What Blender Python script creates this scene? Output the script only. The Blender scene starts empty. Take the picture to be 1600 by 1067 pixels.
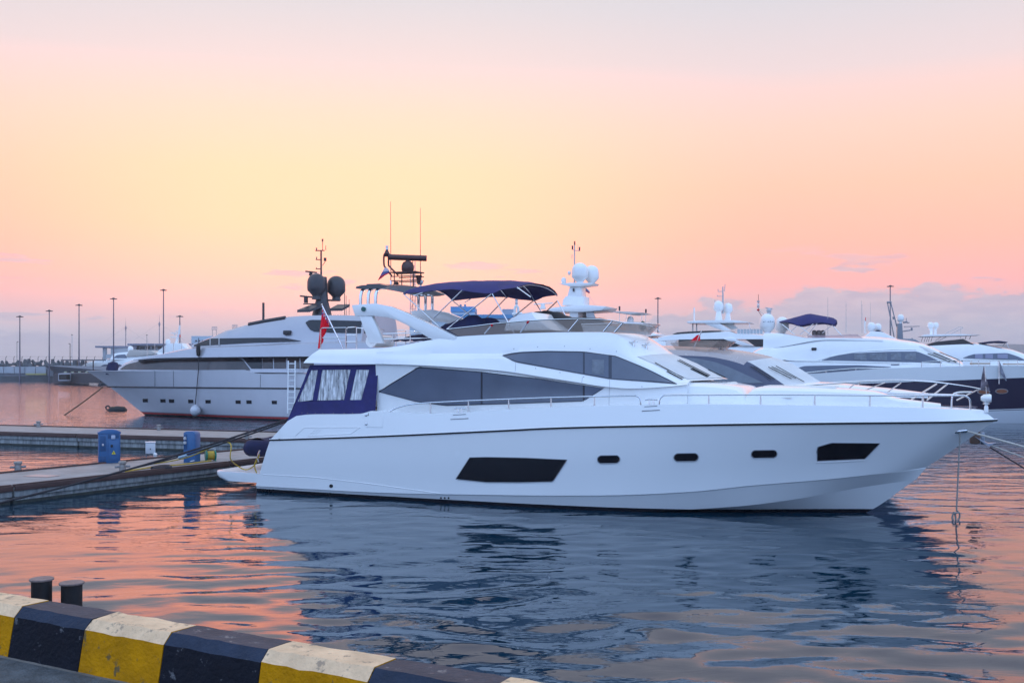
import bpy, bmesh, math, random
import numpy as np
from mathutils import Vector, Matrix
from mathutils.bvhtree import BVHTree
R = math.radians
random.seed(7); rng = np.random.default_rng(7)
scene = bpy.context.scene
COL = scene.collection

# ------------------------------------------------------------------ camera
CAM_H, FPX, HX, HY = 4.0, 1600.0, 800.0, 568.0      # eye height (m), focal length and horizon measured in a 1600 px wide frame
cam_d = bpy.data.cameras.new('camera'); cam = bpy.data.objects.new('camera', cam_d); COL.objects.link(cam)
cam.location = (0, 0, CAM_H); cam.rotation_euler = (R(90), 0, 0)
cam_d.sensor_width = 36.0; cam_d.lens = 36.0 * FPX / 1600.0
cam_d.shift_y = (HY - 533.5) / 1600.0
cam_d.clip_start = 0.1; cam_d.clip_end = 30000
scene.camera = cam
scene.render.resolution_x, scene.render.resolution_y = 1024, 682

# ------------------------------------------------------------------ sky and sun
SUN_AZ, SUN_EL = -5.5, 1.8                            # degrees: azimuth from +Y to the right, elevation
world = bpy.data.worlds.new('World'); scene.world = world; world.use_nodes = True
wt = world.node_tree; wt.nodes.clear()
def wn(t, **k):
    n = wt.nodes.new(t)
    for a, b in k.items(): setattr(n, a, b)
    return n
def wl(a, b): wt.links.new(a, b)
def wmath(op, a, b=None, c=None, clamp=False):
    n = wn('ShaderNodeMath', operation=op, use_clamp=clamp)
    for i, x in enumerate((a, b, c)):
        if x is None: continue
        if isinstance(x, (int, float)): n.inputs[i].default_value = x
        else: wl(x, n.inputs[i])
    return n.outputs[0]
def wsmooth(x, lo, hi):
    n = wn('ShaderNodeMapRange', interpolation_type='SMOOTHSTEP'); wl(x, n.inputs[0])
    n.inputs[1].default_value = lo; n.inputs[2].default_value = hi
    return n.outputs[0]
def wramp(fac, stops):
    n = wn('ShaderNodeValToRGB'); wl(fac, n.inputs[0]); r = n.color_ramp; r.interpolation = 'EASE' if False else 'LINEAR'
    while len(r.elements) > 1: r.elements.remove(r.elements[-1])
    r.elements[0].position = stops[0][0]; r.elements[0].color = (*stops[0][1], 1)
    for p, c in stops[1:]:
        e = r.elements.new(p); e.color = (*c, 1)
    return n.outputs[0]
def wmix(f, a, b):
    n = wn('ShaderNodeMix', data_type='RGBA')
    if isinstance(f, (int, float)): n.inputs[0].default_value = f
    else: wl(f, n.inputs[0])
    for i, x in ((6, a), (7, b)):
        if isinstance(x, tuple): n.inputs[i].default_value = (*x, 1)
        else: wl(x, n.inputs[i])
    return n.outputs[2]
tc = wn('ShaderNodeTexCoord'); sep = wn('ShaderNodeSeparateXYZ'); wl(tc.outputs['Generated'], sep.inputs[0])
dx, dy, dz = sep.outputs
az = wmath('DEGREES' if False else 'MULTIPLY', wmath('ARCTAN2', dx, dy), 57.2958)      # degrees, 0 = straight ahead, + right
el = wmath('MULTIPLY', wmath('ARCSINE', dz), 57.2958)
elp = wmath('DIVIDE', el, 90.0, clamp=True)
def E(deg): return deg / 90.0
# sunset side, opposite side of the sunset glow, and the rest of the dome
core = wramp(elp, [(0, (.80,.74,.80)), (E(1.4), (.92,.74,.76)), (E(2.8), (1.35,.74,.64)), (E(4.8), (1.9,.81,.52)), (E(7.5), (2.45,.87,.48)), (E(10.5), (2.45,.87,.51)),
                   (E(13.5), (2.1,.84,.62)), (E(16), (1.04,.80,.75)), (E(20), (.80,.76,.79)), (E(30), (.84,.78,.84)), (E(60), (.74,.88,1.08)), (1, (.78,.98,1.22))])
side = wramp(elp, [(0, (.70,.71,.82)), (E(1.8), (.77,.73,.80)), (E(2.9), (1.05,.60,.60)), (E(4.2), (1.30,.56,.49)), (E(6.5), (1.42,.61,.43)), (E(9.5), (1.45,.68,.47)), (E(12.5), (1.28,.74,.59)),
                   (E(15.5), (.95,.76,.75)), (E(19), (.78,.74,.78)), (E(30), (.82,.76,.83)), (E(60), (.72,.86,1.08)), (1, (.78,.98,1.22))])
back = wramp(elp, [(0, (.74,1.0,1.46)), (E(8), (.79,1.20,2.0)), (E(25), (.81,1.24,2.12)), (E(60), (.78,1.07,1.5)), (1, (.78,.98,1.22))])
azd = wmath('ABSOLUTE', wmath('SUBTRACT', az, SUN_AZ-4.0))      # the glow is centred a little left of the sun
glow = wmix(wsmooth(azd, 4.0, 25.0), core, side)
sky = wmix(wsmooth(azd, 38.0, 110.0), glow, back)
# the physical sky at the same sun position carries part of the dome
nish = wn('ShaderNodeTexSky', sky_type='NISHITA', sun_disc=False)
nish.sun_elevation = R(SUN_EL); nish.sun_rotation = R(SUN_AZ); nish.dust_density = 2.0
nmul = wn('ShaderNodeVectorMath', operation='SCALE'); wl(nish.outputs[0], nmul.inputs[0]); nmul.inputs[3].default_value = 0.004
# low cloud bank, thicker to the right, and small loose clouds
def wnoise(sx, sy, off, detail, rough):
    cv = wn('ShaderNodeCombineXYZ'); wl(wmath('MULTIPLY', az, sx), cv.inputs[0]); wl(wmath('MULTIPLY', el, sy), cv.inputs[1]); cv.inputs[2].default_value = off
    n = wn('ShaderNodeTexNoise'); wl(cv.outputs[0], n.inputs['Vector']); n.inputs['Scale'].default_value = 1.0; n.inputs['Detail'].default_value = detail; n.inputs['Roughness'].default_value = rough
    return n.outputs[0]
nz = wnoise(.30, .55, 1.3, 6.0, .56)
top = wmath('MULTIPLY_ADD', nz, 4.2, wmath('MULTIPLY_ADD', wsmooth(az, -3.0, 18.0), 2.9, -.9))     # elevation of the cloud tops
bank = wmath('MULTIPLY', wsmooth(wmath('SUBTRACT', top, el), -.02, .38), wmath('MULTIPLY_ADD', wsmooth(az, -30.0, 12.0), .55, .22))
nz2 = wnoise(.20, 1.25, 3.7, 5.0, .55)
loose = wmath('MULTIPLY', wsmooth(nz2, .585, .66), wmath('MULTIPLY', wsmooth(el, 6.8, 5.0), .6))
def cloud_at(a0, e0, wa, we):
    d = wmath('ADD', wmath('POWER', wmath('DIVIDE', wmath('SUBTRACT', az, a0), wa), 2.0), wmath('POWER', wmath('DIVIDE', wmath('SUBTRACT', el, e0), we), 2.0))
    return wmath('MULTIPLY', wsmooth(wmath('SUBTRACT', wmath('MULTIPLY', wnoise(.9, 2.2, a0, 4.0, .6), 2.0), d), .15, .75), .55)
cl = wmath('MAXIMUM', wmath('MAXIMUM', bank, loose), wmath('MAXIMUM', cloud_at(-2.0, 5.45, 2.1, .32), cloud_at(-9.5, 4.5, 1.0, .22)))
nz3 = wnoise(.45, 1.6, 9.1, 5.0, .6)
cloudc = wmix(wsmooth(nz3, .35, .65), (.55,.53,.66), (.72,.64,.72))
sky2 = wmix(cl, sky, cloudc)
tot = wn('ShaderNodeVectorMath', operation='ADD'); wl(sky2, tot.inputs[0]); wl(nmul.outputs[0], tot.inputs[1])
bg = wn('ShaderNodeBackground'); wl(tot.outputs[0], bg.inputs[0]); bg.inputs[1].default_value = 1.0
wo = wn('ShaderNodeOutputWorld'); wl(bg.outputs[0], wo.inputs[0])

sun_d = bpy.data.lights.new('sun', 'SUN'); sun = bpy.data.objects.new('sun', sun_d); COL.objects.link(sun)
sun_d.energy = 0.5; sun_d.angle = R(4.0); sun_d.color = (1.0, .62, .38)
_sd = Vector((math.sin(R(SUN_AZ))*math.cos(R(SUN_EL)), math.cos(R(SUN_AZ))*math.cos(R(SUN_EL)), math.sin(R(SUN_EL))))
sun.rotation_euler = _sd.to_track_quat('Z', 'Y').to_euler(); sun.location = _sd * 300

vs = scene.view_settings; vs.view_transform = 'Standard'; vs.look = 'None'; vs.exposure = 0.0; vs.gamma = 1.0; vs.use_curve_mapping = False
scene.render.engine = 'CYCLES'
cy = scene.cycles; cy.max_bounces = 6; cy.diffuse_bounces = 2; cy.glossy_bounces = 4; cy.transmission_bounces = 4; cy.transparent_max_bounces = 12
cy.use_denoising = True; cy.caustics_reflective = False; cy.caustics_refractive = False; cy.sample_clamp_indirect = 4.0

# ------------------------------------------------------------------ materials
MATS = {}
def mat(name, col, rough=.5, metal=0.0, noise=0.0, nscale=3.0, bump=0.0, bscale=40.0, spec=.5, coat=0.0, alpha=1.0, emit=None, trans=0.0, ior=1.45, stretch=(1,1,1), col2=None, detail=4.0):
    if name in MATS: return MATS[name]
    m = bpy.data.materials.new(name); m.use_nodes = True; nt = m.node_tree; b = nt.nodes['Principled BSDF']
    b.inputs['Base Color'].default_value = (*col, 1); b.inputs['Roughness'].default_value = rough; b.inputs['Metallic'].default_value = metal
    b.inputs['Specular IOR Level'].default_value = spec; b.inputs['Coat Weight'].default_value = coat; b.inputs['Coat Roughness'].default_value = .06
    b.inputs['Alpha'].default_value = alpha; b.inputs['Transmission Weight'].default_value = trans; b.inputs['IOR'].default_value = ior
    if emit: b.inputs['Emission Color'].default_value = (*emit[:3], 1); b.inputs['Emission Strength'].default_value = emit[3]
    if noise or bump:
        t = nt.nodes.new('ShaderNodeTexCoord'); mp = nt.nodes.new('ShaderNodeMapping'); mp.inputs['Scale'].default_value = stretch
        nt.links.new(t.outputs['Object'], mp.inputs[0])
    if noise:
        n = nt.nodes.new('ShaderNodeTexNoise'); n.inputs['Scale'].default_value = nscale; n.inputs['Detail'].default_value = detail; n.inputs['Roughness'].default_value = .6
        nt.links.new(mp.outputs[0], n.inputs['Vector'])
        mr = nt.nodes.new('ShaderNodeMapRange'); mr.inputs[1].default_value = .3; mr.inputs[2].default_value = .7; nt.links.new(n.outputs[0], mr.inputs[0])
        mx = nt.nodes.new('ShaderNodeMix'); mx.data_type = 'RGBA'; nt.links.new(mr.outputs[0], mx.inputs[0])
        c2 = col2 or tuple(max(0, c*(1-noise)) for c in col)
        c1 = col if col2 else tuple(min(1, c*(1+noise*.6)) for c in col)
        mx.inputs[6].default_value = (*c2, 1); mx.inputs[7].default_value = (*c1, 1)
        nt.links.new(mx.outputs[2], b.inputs['Base Color'])
        mr2 = nt.nodes.new('ShaderNodeMapRange'); nt.links.new(n.outputs[0], mr2.inputs[0]); mr2.inputs[3].default_value = max(0, rough-.06); mr2.inputs[4].default_value = min(1, rough+.08)
        nt.links.new(mr2.outputs[0], b.inputs['Roughness'])
    if bump:
        n2 = nt.nodes.new('ShaderNodeTexNoise'); n2.inputs['Scale'].default_value = bscale; n2.inputs['Detail'].default_value = 3
        nt.links.new(mp.outputs[0], n2.inputs['Vector'])
        bp = nt.nodes.new('ShaderNodeBump'); bp.inputs['Strength'].default_value = bump; bp.inputs['Distance'].default_value = .02
        nt.links.new(n2.outputs[0], bp.inputs['Height']); nt.links.new(bp.outputs[0], b.inputs['Normal'])
    MATS[name] = m; return m

def hull_paint(name, bands, rough=.16, dirt=.06, slope=0.0):
    """paint in horizontal bands by height above the water: [(z_top, colour), ..., colour]"""
    m = bpy.data.materials.new(name); m.use_nodes = True; nt = m.node_tree; b = nt.nodes['Principled BSDF']
    t = nt.nodes.new('ShaderNodeTexCoord'); s = nt.nodes.new('ShaderNodeSeparateXYZ'); nt.links.new(t.outputs['Object'], s.inputs[0])
    n = nt.nodes.new('ShaderNodeTexNoise'); mp = nt.nodes.new('ShaderNodeMapping'); mp.inputs['Scale'].default_value = (1.2, 1.2, .35)
    nt.links.new(t.outputs['Object'], mp.inputs[0]); nt.links.new(mp.outputs[0], n.inputs['Vector']); n.inputs['Scale'].default_value = 1.3; n.inputs['Detail'].default_value = 5
    prev = None
    for z, c in reversed(bands):
        mx = nt.nodes.new('ShaderNodeMix'); mx.data_type = 'RGBA'
        if prev is None:
            prev = nt.nodes.new('ShaderNodeMix'); prev.data_type = 'RGBA'; prev.inputs[6].default_value = (*[x*(1-dirt) for x in c], 1); prev.inputs[7].default_value = (*c, 1)
            nt.links.new(n.outputs[0], prev.inputs[0]); continue
        sl = nt.nodes.new('ShaderNodeMath'); sl.operation = 'MULTIPLY_ADD'; nt.links.new(s.outputs[0], sl.inputs[0]); sl.inputs[1].default_value = -slope; nt.links.new(s.outputs[2], sl.inputs[2])
        lt = nt.nodes.new('ShaderNodeMath'); lt.operation = 'LESS_THAN'; nt.links.new(sl.outputs[0], lt.inputs[0]); lt.inputs[1].default_value = z
        nt.links.new(lt.outputs[0], mx.inputs[0]); nt.links.new(prev.outputs[2], mx.inputs[6]); mx.inputs[7].default_value = (*c, 1); prev = mx
    nt.links.new(prev.outputs[2], b.inputs['Base Color'])
    b.inputs['Roughness'].default_value = rough; b.inputs['Coat Weight'].default_value = .3; b.inputs['Coat Roughness'].default_value = .05
    MATS[name] = m; return m

WHITE = mat('gelcoat_white', (.86,.86,.86), .18, noise=.03, nscale=1.2, coat=.3)
CREAM = mat('cushion_cream', (.72,.70,.66), .6, noise=.06, nscale=5, bump=.1)
STEEL = mat('polished_steel', (.72,.72,.74), .14, metal=1.0, noise=.08, nscale=20)
GLASS = mat('tinted_glass', (.115,.135,.19), .2, noise=.12, nscale=.9, spec=.5)
HGLASS = mat('hull_window_glass', (.004,.004,.008), .06, spec=.4)
NAVY = mat('navy_canvas', (.024,.022,.125), .75, noise=.25, nscale=3, bump=.25, bscale=6)
NAVYCOVER = mat('navy_cover', (.012,.014,.06), .8, noise=.3, nscale=4, bump=.3, bscale=8)
BLACK = mat('black_rubber', (.012,.012,.014), .55, noise=.3, nscale=12, bump=.15)
DARK = mat('dark_paint', (.035,.033,.04), .4, noise=.2, nscale=6)
CARBON = mat('dark_grey_gelcoat', (.06,.062,.075), .45, noise=.1, nscale=3, coat=.3)
TEAK = mat('teak', (.30,.17,.09), .6, noise=.35, nscale=2, stretch=(1,14,1), bump=.2)
REDF = mat('red_flag', (.80,.010,.035), .7, noise=.15, nscale=4)
WHITEF = mat('white_flag', (.75,.75,.78), .7)
BLUEF = mat('blue_flag', (.02,.05,.30), .7)
GREY = mat('mid_grey', (.22,.22,.24), .5, noise=.15, nscale=4)
PALEGREY = mat('pale_grey', (.5,.5,.52), .45, noise=.1, nscale=4)
TINT = mat('bronze_tint', (.30,.23,.19), .08, alpha=.62, spec=.6)
ROPE = mat('rope_pale', (.55,.50,.44), .8, noise=.3, nscale=30, bump=.4, bscale=90)
DROPE = mat('rope_dark', (.03,.025,.03), .8, noise=.3, nscale=30)
YROPE = mat('yellow_hose', (.50,.32,.03), .5, noise=.2, nscale=10)

def translucent(m, amt):
    """cloth that lets part of the light through"""
    nt = m.node_tree; b = nt.nodes['Principled BSDF']; out = nt.nodes['Material Output']; tr = nt.nodes.new('ShaderNodeBsdfTranslucent'); mx = nt.nodes.new('ShaderNodeMixShader')
    if b.inputs['Base Color'].links: nt.links.new(b.inputs['Base Color'].links[0].from_socket, tr.inputs[0])
    else: tr.inputs[0].default_value = b.inputs['Base Color'].default_value
    mx.inputs[0].default_value = amt; nt.links.new(b.outputs[0], mx.inputs[1]); nt.links.new(tr.outputs[0], mx.inputs[2]); nt.links.new(mx.outputs[0], out.inputs[0]); return m
for m_ in (REDF, WHITEF, BLUEF): translucent(m_, .5)
# ------------------------------------------------------------------ mesh helpers
def link(o, parent=None):
    COL.objects.link(o)
    if parent is not None: o.parent = parent
    return o
def mk(name, vf, material, parent=None, smooth=38, kind=None, label=None, category=None, group=None, midx=None):
    v, f = vf
    me = bpy.data.meshes.new(name); me.from_pydata([tuple(p) for p in v], [], [tuple(x) for x in f]); me.update()
    for m in (material if isinstance(material, (list, tuple)) else [material]): me.materials.append(m)
    if midx is not None: me.polygons.foreach_set('material_index', midx)
    if smooth:
        me.polygons.foreach_set('use_smooth', [True]*len(me.polygons)); me.set_sharp_from_angle(angle=R(smooth))
    o = link(bpy.data.objects.new(name, me), parent)
    tag(o, label, category, group, kind)
    return o
def tag(o, label=None, category=None, group=None, kind=None):
    if label: o['label'] = label
    if category: o['category'] = category
    if group: o['group'] = group
    if kind: o['kind'] = kind
    return o
def empty(name, loc=(0,0,0), rz=0.0, label=None, category=None, group=None):
    o = bpy.data.objects.new(name, None); o.location = loc; o.rotation_euler = (0,0,rz); o.empty_display_size = .2
    link(o); return tag(o, label, category, group)
def copy_tree(o, parent=None):
    c = o.copy(); link(c); c.parent = parent
    for ch in list(o.children): copy_tree(ch, c)
    return c
def join(*ms):
    V, Fc = [], []
    for v, f in ms:
        k = len(V); V += list(v); Fc += [tuple(i+k for i in x) for x in f]
    return V, Fc
def mirror_y(m):
    v, f = m
    return [(p[0], -p[1], p[2]) for p in v], [tuple(reversed(x)) for x in f]
def shift(m, d): return [(p[0]+d[0], p[1]+d[1], p[2]+d[2]) for p in m[0]], m[1]
def grid(rows, close_u=False):
    n = len(rows[0]); V = [p for r in rows for p in r]; Fc = []
    for i in range(len(rows)-1):
        for j in range(n - (0 if close_u else 1)):
            a, b = i*n+j, i*n+(j+1) % n; Fc.append((a, b, b+n, a+n))
    return V, Fc
def loft(secs, closed=True, caps=True):
    V, Fc = grid(secs, closed); n = len(secs[0])
    if caps: Fc.append(tuple(range(n-1, -1, -1))); k = (len(secs)-1)*n; Fc.append(tuple(range(k, k+n)))
    return V, Fc
def box(cx, cy, cz, sx, sy, sz, bev=0.0, seg=2):
    bm = bmesh.new(); bmesh.ops.create_cube(bm, size=1.0)
    for v in bm.verts: v.co = Vector((cx+v.co.x*sx, cy+v.co.y*sy, cz+v.co.z*sz))
    if bev: bmesh.ops.bevel(bm, geom=list(bm.edges), offset=bev, segments=seg, profile=.5, affect='EDGES')
    return bm_out(bm)
def bm_out(bm):
    bmesh.ops.recalc_face_normals(bm, faces=bm.faces)
    bm.verts.index_update(); r = [tuple(v.co) for v in bm.verts], [tuple(v.index for v in f.verts) for f in bm.faces]; bm.free(); return r
def lathe(prof, c=(0,0,0), n=20):
    return loft([[(c[0]+r*math.cos(2*math.pi*k/n), c[1]+r*math.sin(2*math.pi*k/n), c[2]+z) for k in range(n)] for r, z in prof])
def smoothpath(pts, k=6):
    P = [Vector(p) for p in pts]
    if len(P) < 3: return P
    out = []
    for i in range(len(P)-1):
        a, b, c, d = P[max(i-1,0)], P[i], P[i+1], P[min(i+2,len(P)-1)]
        for j in range(k):
            t = j/k; out.append(.5*((2*b)+(c-a)*t+(2*a-5*b+4*c-d)*t*t+(3*b-a-3*c+d)*t**3))
    return out+[P[-1]]
def tube(pts, r, n=8, r2=None):
    P = [Vector(p) for p in pts]; secs = []
    T0 = (P[1]-P[0]).normalized(); up = Vector((0,0,1)) if abs(T0.z) < .9 else Vector((1,0,0)); N = T0.cross(up).normalized()
    for i, p in enumerate(P):
        a, b = P[max(i-1,0)], P[min(i+1,len(P)-1)]; T = (b-a)
        T = T.normalized() if T.length > 1e-9 else T0
        N = (N - T*N.dot(T)); N = N.normalized() if N.length > 1e-6 else T.orthogonal().normalized(); B = T.cross(N)
        rr = r if r2 is None else r+(r2-r)*i/(len(P)-1)
        secs.append([tuple(p+(N*math.cos(2*math.pi*k/n)+B*math.sin(2*math.pi*k/n))*rr) for k in range(n)])
    return loft(secs)
def stube(pts, r, n=8, k=6, r2=None): return tube(smoothpath(pts, k), r, n, r2)
def prism(poly, y0, y1, bev=0.0):
    """outline in (x, z), extruded along y"""
    bm = bmesh.new(); a = [bm.verts.new((x, y0, z)) for x, z in poly]; bm.faces.new(a)
    r = bmesh.ops.extrude_face_region(bm, geom=list(bm.faces)); vs_ = [g for g in r['geom'] if isinstance(g, bmesh.types.BMVert)]
    for v in vs_: v.co.y = y1
    if bev: bmesh.ops.bevel(bm, geom=[e for e in bm.edges if e.calc_face_angle(0) > .4], offset=bev, segments=2, profile=.5, affect='EDGES')
    return bm_out(bm)
def pchip(xs, ys):
    xs, ys = np.array(xs, float), np.array(ys, float); h = np.diff(xs); d = np.diff(ys)/h; m = np.zeros(len(xs))
    m[0], m[-1] = d[0], d[-1]
    for i in range(1, len(xs)-1):
        if d[i-1]*d[i] > 0:
            w1, w2 = 2*h[i]+h[i-1], h[i]+2*h[i-1]; m[i] = (w1+w2)/(w1/d[i-1]+w2/d[i])
    def f(x):
        x = min(max(float(x), xs[0]), xs[-1]); i = int(min(max(np.searchsorted(xs, x)-1, 0), len(xs)-2)); t = (x-xs[i])/h[i]
        return float(ys[i]*(1+2*t)*(1-t)**2 + m[i]*h[i]*t*(1-t)**2 + ys[i+1]*t*t*(3-2*t) + m[i+1]*h[i]*t*t*(t-1))
    return f
def curve(pts):
    """polyline [(x, ...)] -> function of x through all components"""
    pts = sorted(pts); fs = [pchip([p[0] for p in pts], [p[k] for p in pts]) for k in range(1, len(pts[0]))]
    return (lambda x: fs[0](x)) if len(fs) == 1 else (lambda x: tuple(f(x) for f in fs))
def resample(pts, n):
    P = np.array(pts, float); s = np.r_[0, np.cumsum(np.linalg.norm(np.diff(P, axis=0), axis=1))]; t = np.linspace(0, s[-1], n)
    return np.stack([np.interp(t, s, P[:, k]) for k in range(P.shape[1])], 1)

def ground_at(px, py, z=0.0):
    """place on a level plane of height z, measured from the photograph"""
    D = (CAM_H-z)*FPX/(py-HY); return Vector(((px-HX)/FPX*D, D, z))
def place(px, py, D): return Vector(((px-HX)/FPX*D, D, CAM_H-(py-HY)/FPX*D))

class Boat:
    """local frame: x forward from the stern, y to port, z up from the water. side = +1 when starboard faces the quay"""
    def __init__(s, name, label, category, ox, oy, ang, side=1, group=None):
        s.ang, s.side = R(ang), side; s.o = Vector((ox, oy, 0))
        s.root = empty(name, (ox, oy, 0), s.ang, label, category, group)
        s.M = Matrix.Translation(s.o) @ Matrix.Rotation(s.ang, 4, 'Z'); s.Mi = s.M.inverted()
        s.co = s.Mi @ Vector((0,0,CAM_H))
    def ray(s, px, py): return (s.Mi.to_3x3() @ Vector(((px-HX)/FPX, 1.0, -(py-HY)/FPX)))
    def at(s, px, py, v):
        """(x, y, z) in the boat where the sight line crosses lateral offset v (towards the quay); v may be a function of x"""
        d = s.ray(px, py)
        if not callable(v):
            t = (-s.side*v - s.co.y)/d.y; p = s.co+d*t; return (p.x, p.y, p.z)
        prev = None
        for t in np.linspace(4, 260, 3000):
            p = s.co+d*t; g = (-s.side*p.y) - v(p.x)
            if prev is not None and prev > 0 >= g: break
            prev = g
        lo, hi = t-.09, t
        for _ in range(30):
            mid = (lo+hi)/2; p = s.co+d*mid
            if (-s.side*p.y) - v(p.x) > 0: lo = mid
            else: hi = mid
        p = s.co+d*hi; return (p.x, p.y, p.z)
    def hit(s, bvh, px, py, eps=.006):
        d = s.ray(px, py); loc, nor, idx, dist = bvh.ray_cast(s.co, d.normalized())
        if loc is None: return None
        if nor.dot(d) > 0: nor = -nor
        return loc+nor*eps
    def panel(s, bvh, top, bot, eps=.006, n=24, m=4, sk=.05):
        """a pane lying on a surface, between two outlines; its rim is turned in so that it has thickness"""
        T, B = resample(top, n), resample(bot, n); rows = []
        for i in range(n):
            row = []
            for j in range(m+1):
                q = B[i]+(T[i]-B[i])*j/m; h = s.hit(bvh, q[0], q[1], eps)
                row.append(h)
            rows.append(row)
        ok = [[h for h in r] for r in rows]
        flat = [h for r in ok for h in r if h is not None]
        if not flat: return [], []
        for r in ok:
            for j in range(m+1):
                if r[j] is None: r[j] = min(flat, key=lambda q: 0) if False else next((x for x in r if x is not None), flat[0])
        V, Fc = grid([[tuple(h) for h in r] for r in ok])
        N = n; C = m+1; rim = [i*C for i in range(N)]+[(N-1)*C+j for j in range(1, C)]+[i*C+C-1 for i in range(N-2, -1, -1)]+[j for j in range(C-2, 0, -1)]
        inn = s.side*sk; k = len(V); V += [(V[i][0], V[i][1]+inn, V[i][2]) for i in rim]; L = len(rim)
        for i in range(L): Fc.append((rim[i], rim[(i+1) % L], k+(i+1) % L, k+i))
        return V, Fc
    def panelx(s, bvh, top, bot, eps=.006, n=30, m=4, sk=.05):
        x0, x1 = max(top[0][0], bot[0][0]), min(top[-1][0], bot[-1][0]); xs = np.linspace(x0, x1, n)
        T = np.interp(xs, [p[0] for p in top], [p[1] for p in top]); B = np.interp(xs, [p[0] for p in bot], [p[1] for p in bot])
        return s.panel(bvh, list(zip(xs, T)), list(zip(xs, B)), eps, n, m, sk)
    def sheet(s, top, bot, v, n=8, m=6, wav=0.0, seed=0):
        T, B = resample(top, n), resample(bot, n); r = random.Random(seed); rows = []; ph = r.uniform(0, 6)
        for i in range(n):
            row = []
            for j in range(m+1):
                q = B[i]+(T[i]-B[i])*j/m; vv = v(q[0], q[1]) if callable(v) else v
                vv += wav*math.sin(i*1.7+ph+j*.9)*math.sin(j*2.1+ph)
                row.append(s.at(q[0], q[1], vv))
            rows.append(row)
        return grid(rows)
    def line(s, bvh, pts, r=.01, eps=.002, n=30, seg=6):
        P = [s.hit(bvh, *q, eps) for q in resample(pts, n)]; P = [p for p in P if p is not None]
        return tube(P, r, seg) if len(P) > 1 else ([], [])
    def add(s, name, vf, m, parent=None, **k): return mk(name, vf, m, parent or s.root, **k)
def bvh_of(*vfs):
    v, f = join(*vfs); return BVHTree.FromPolygons([Vector(p) for p in v], f)
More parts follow.
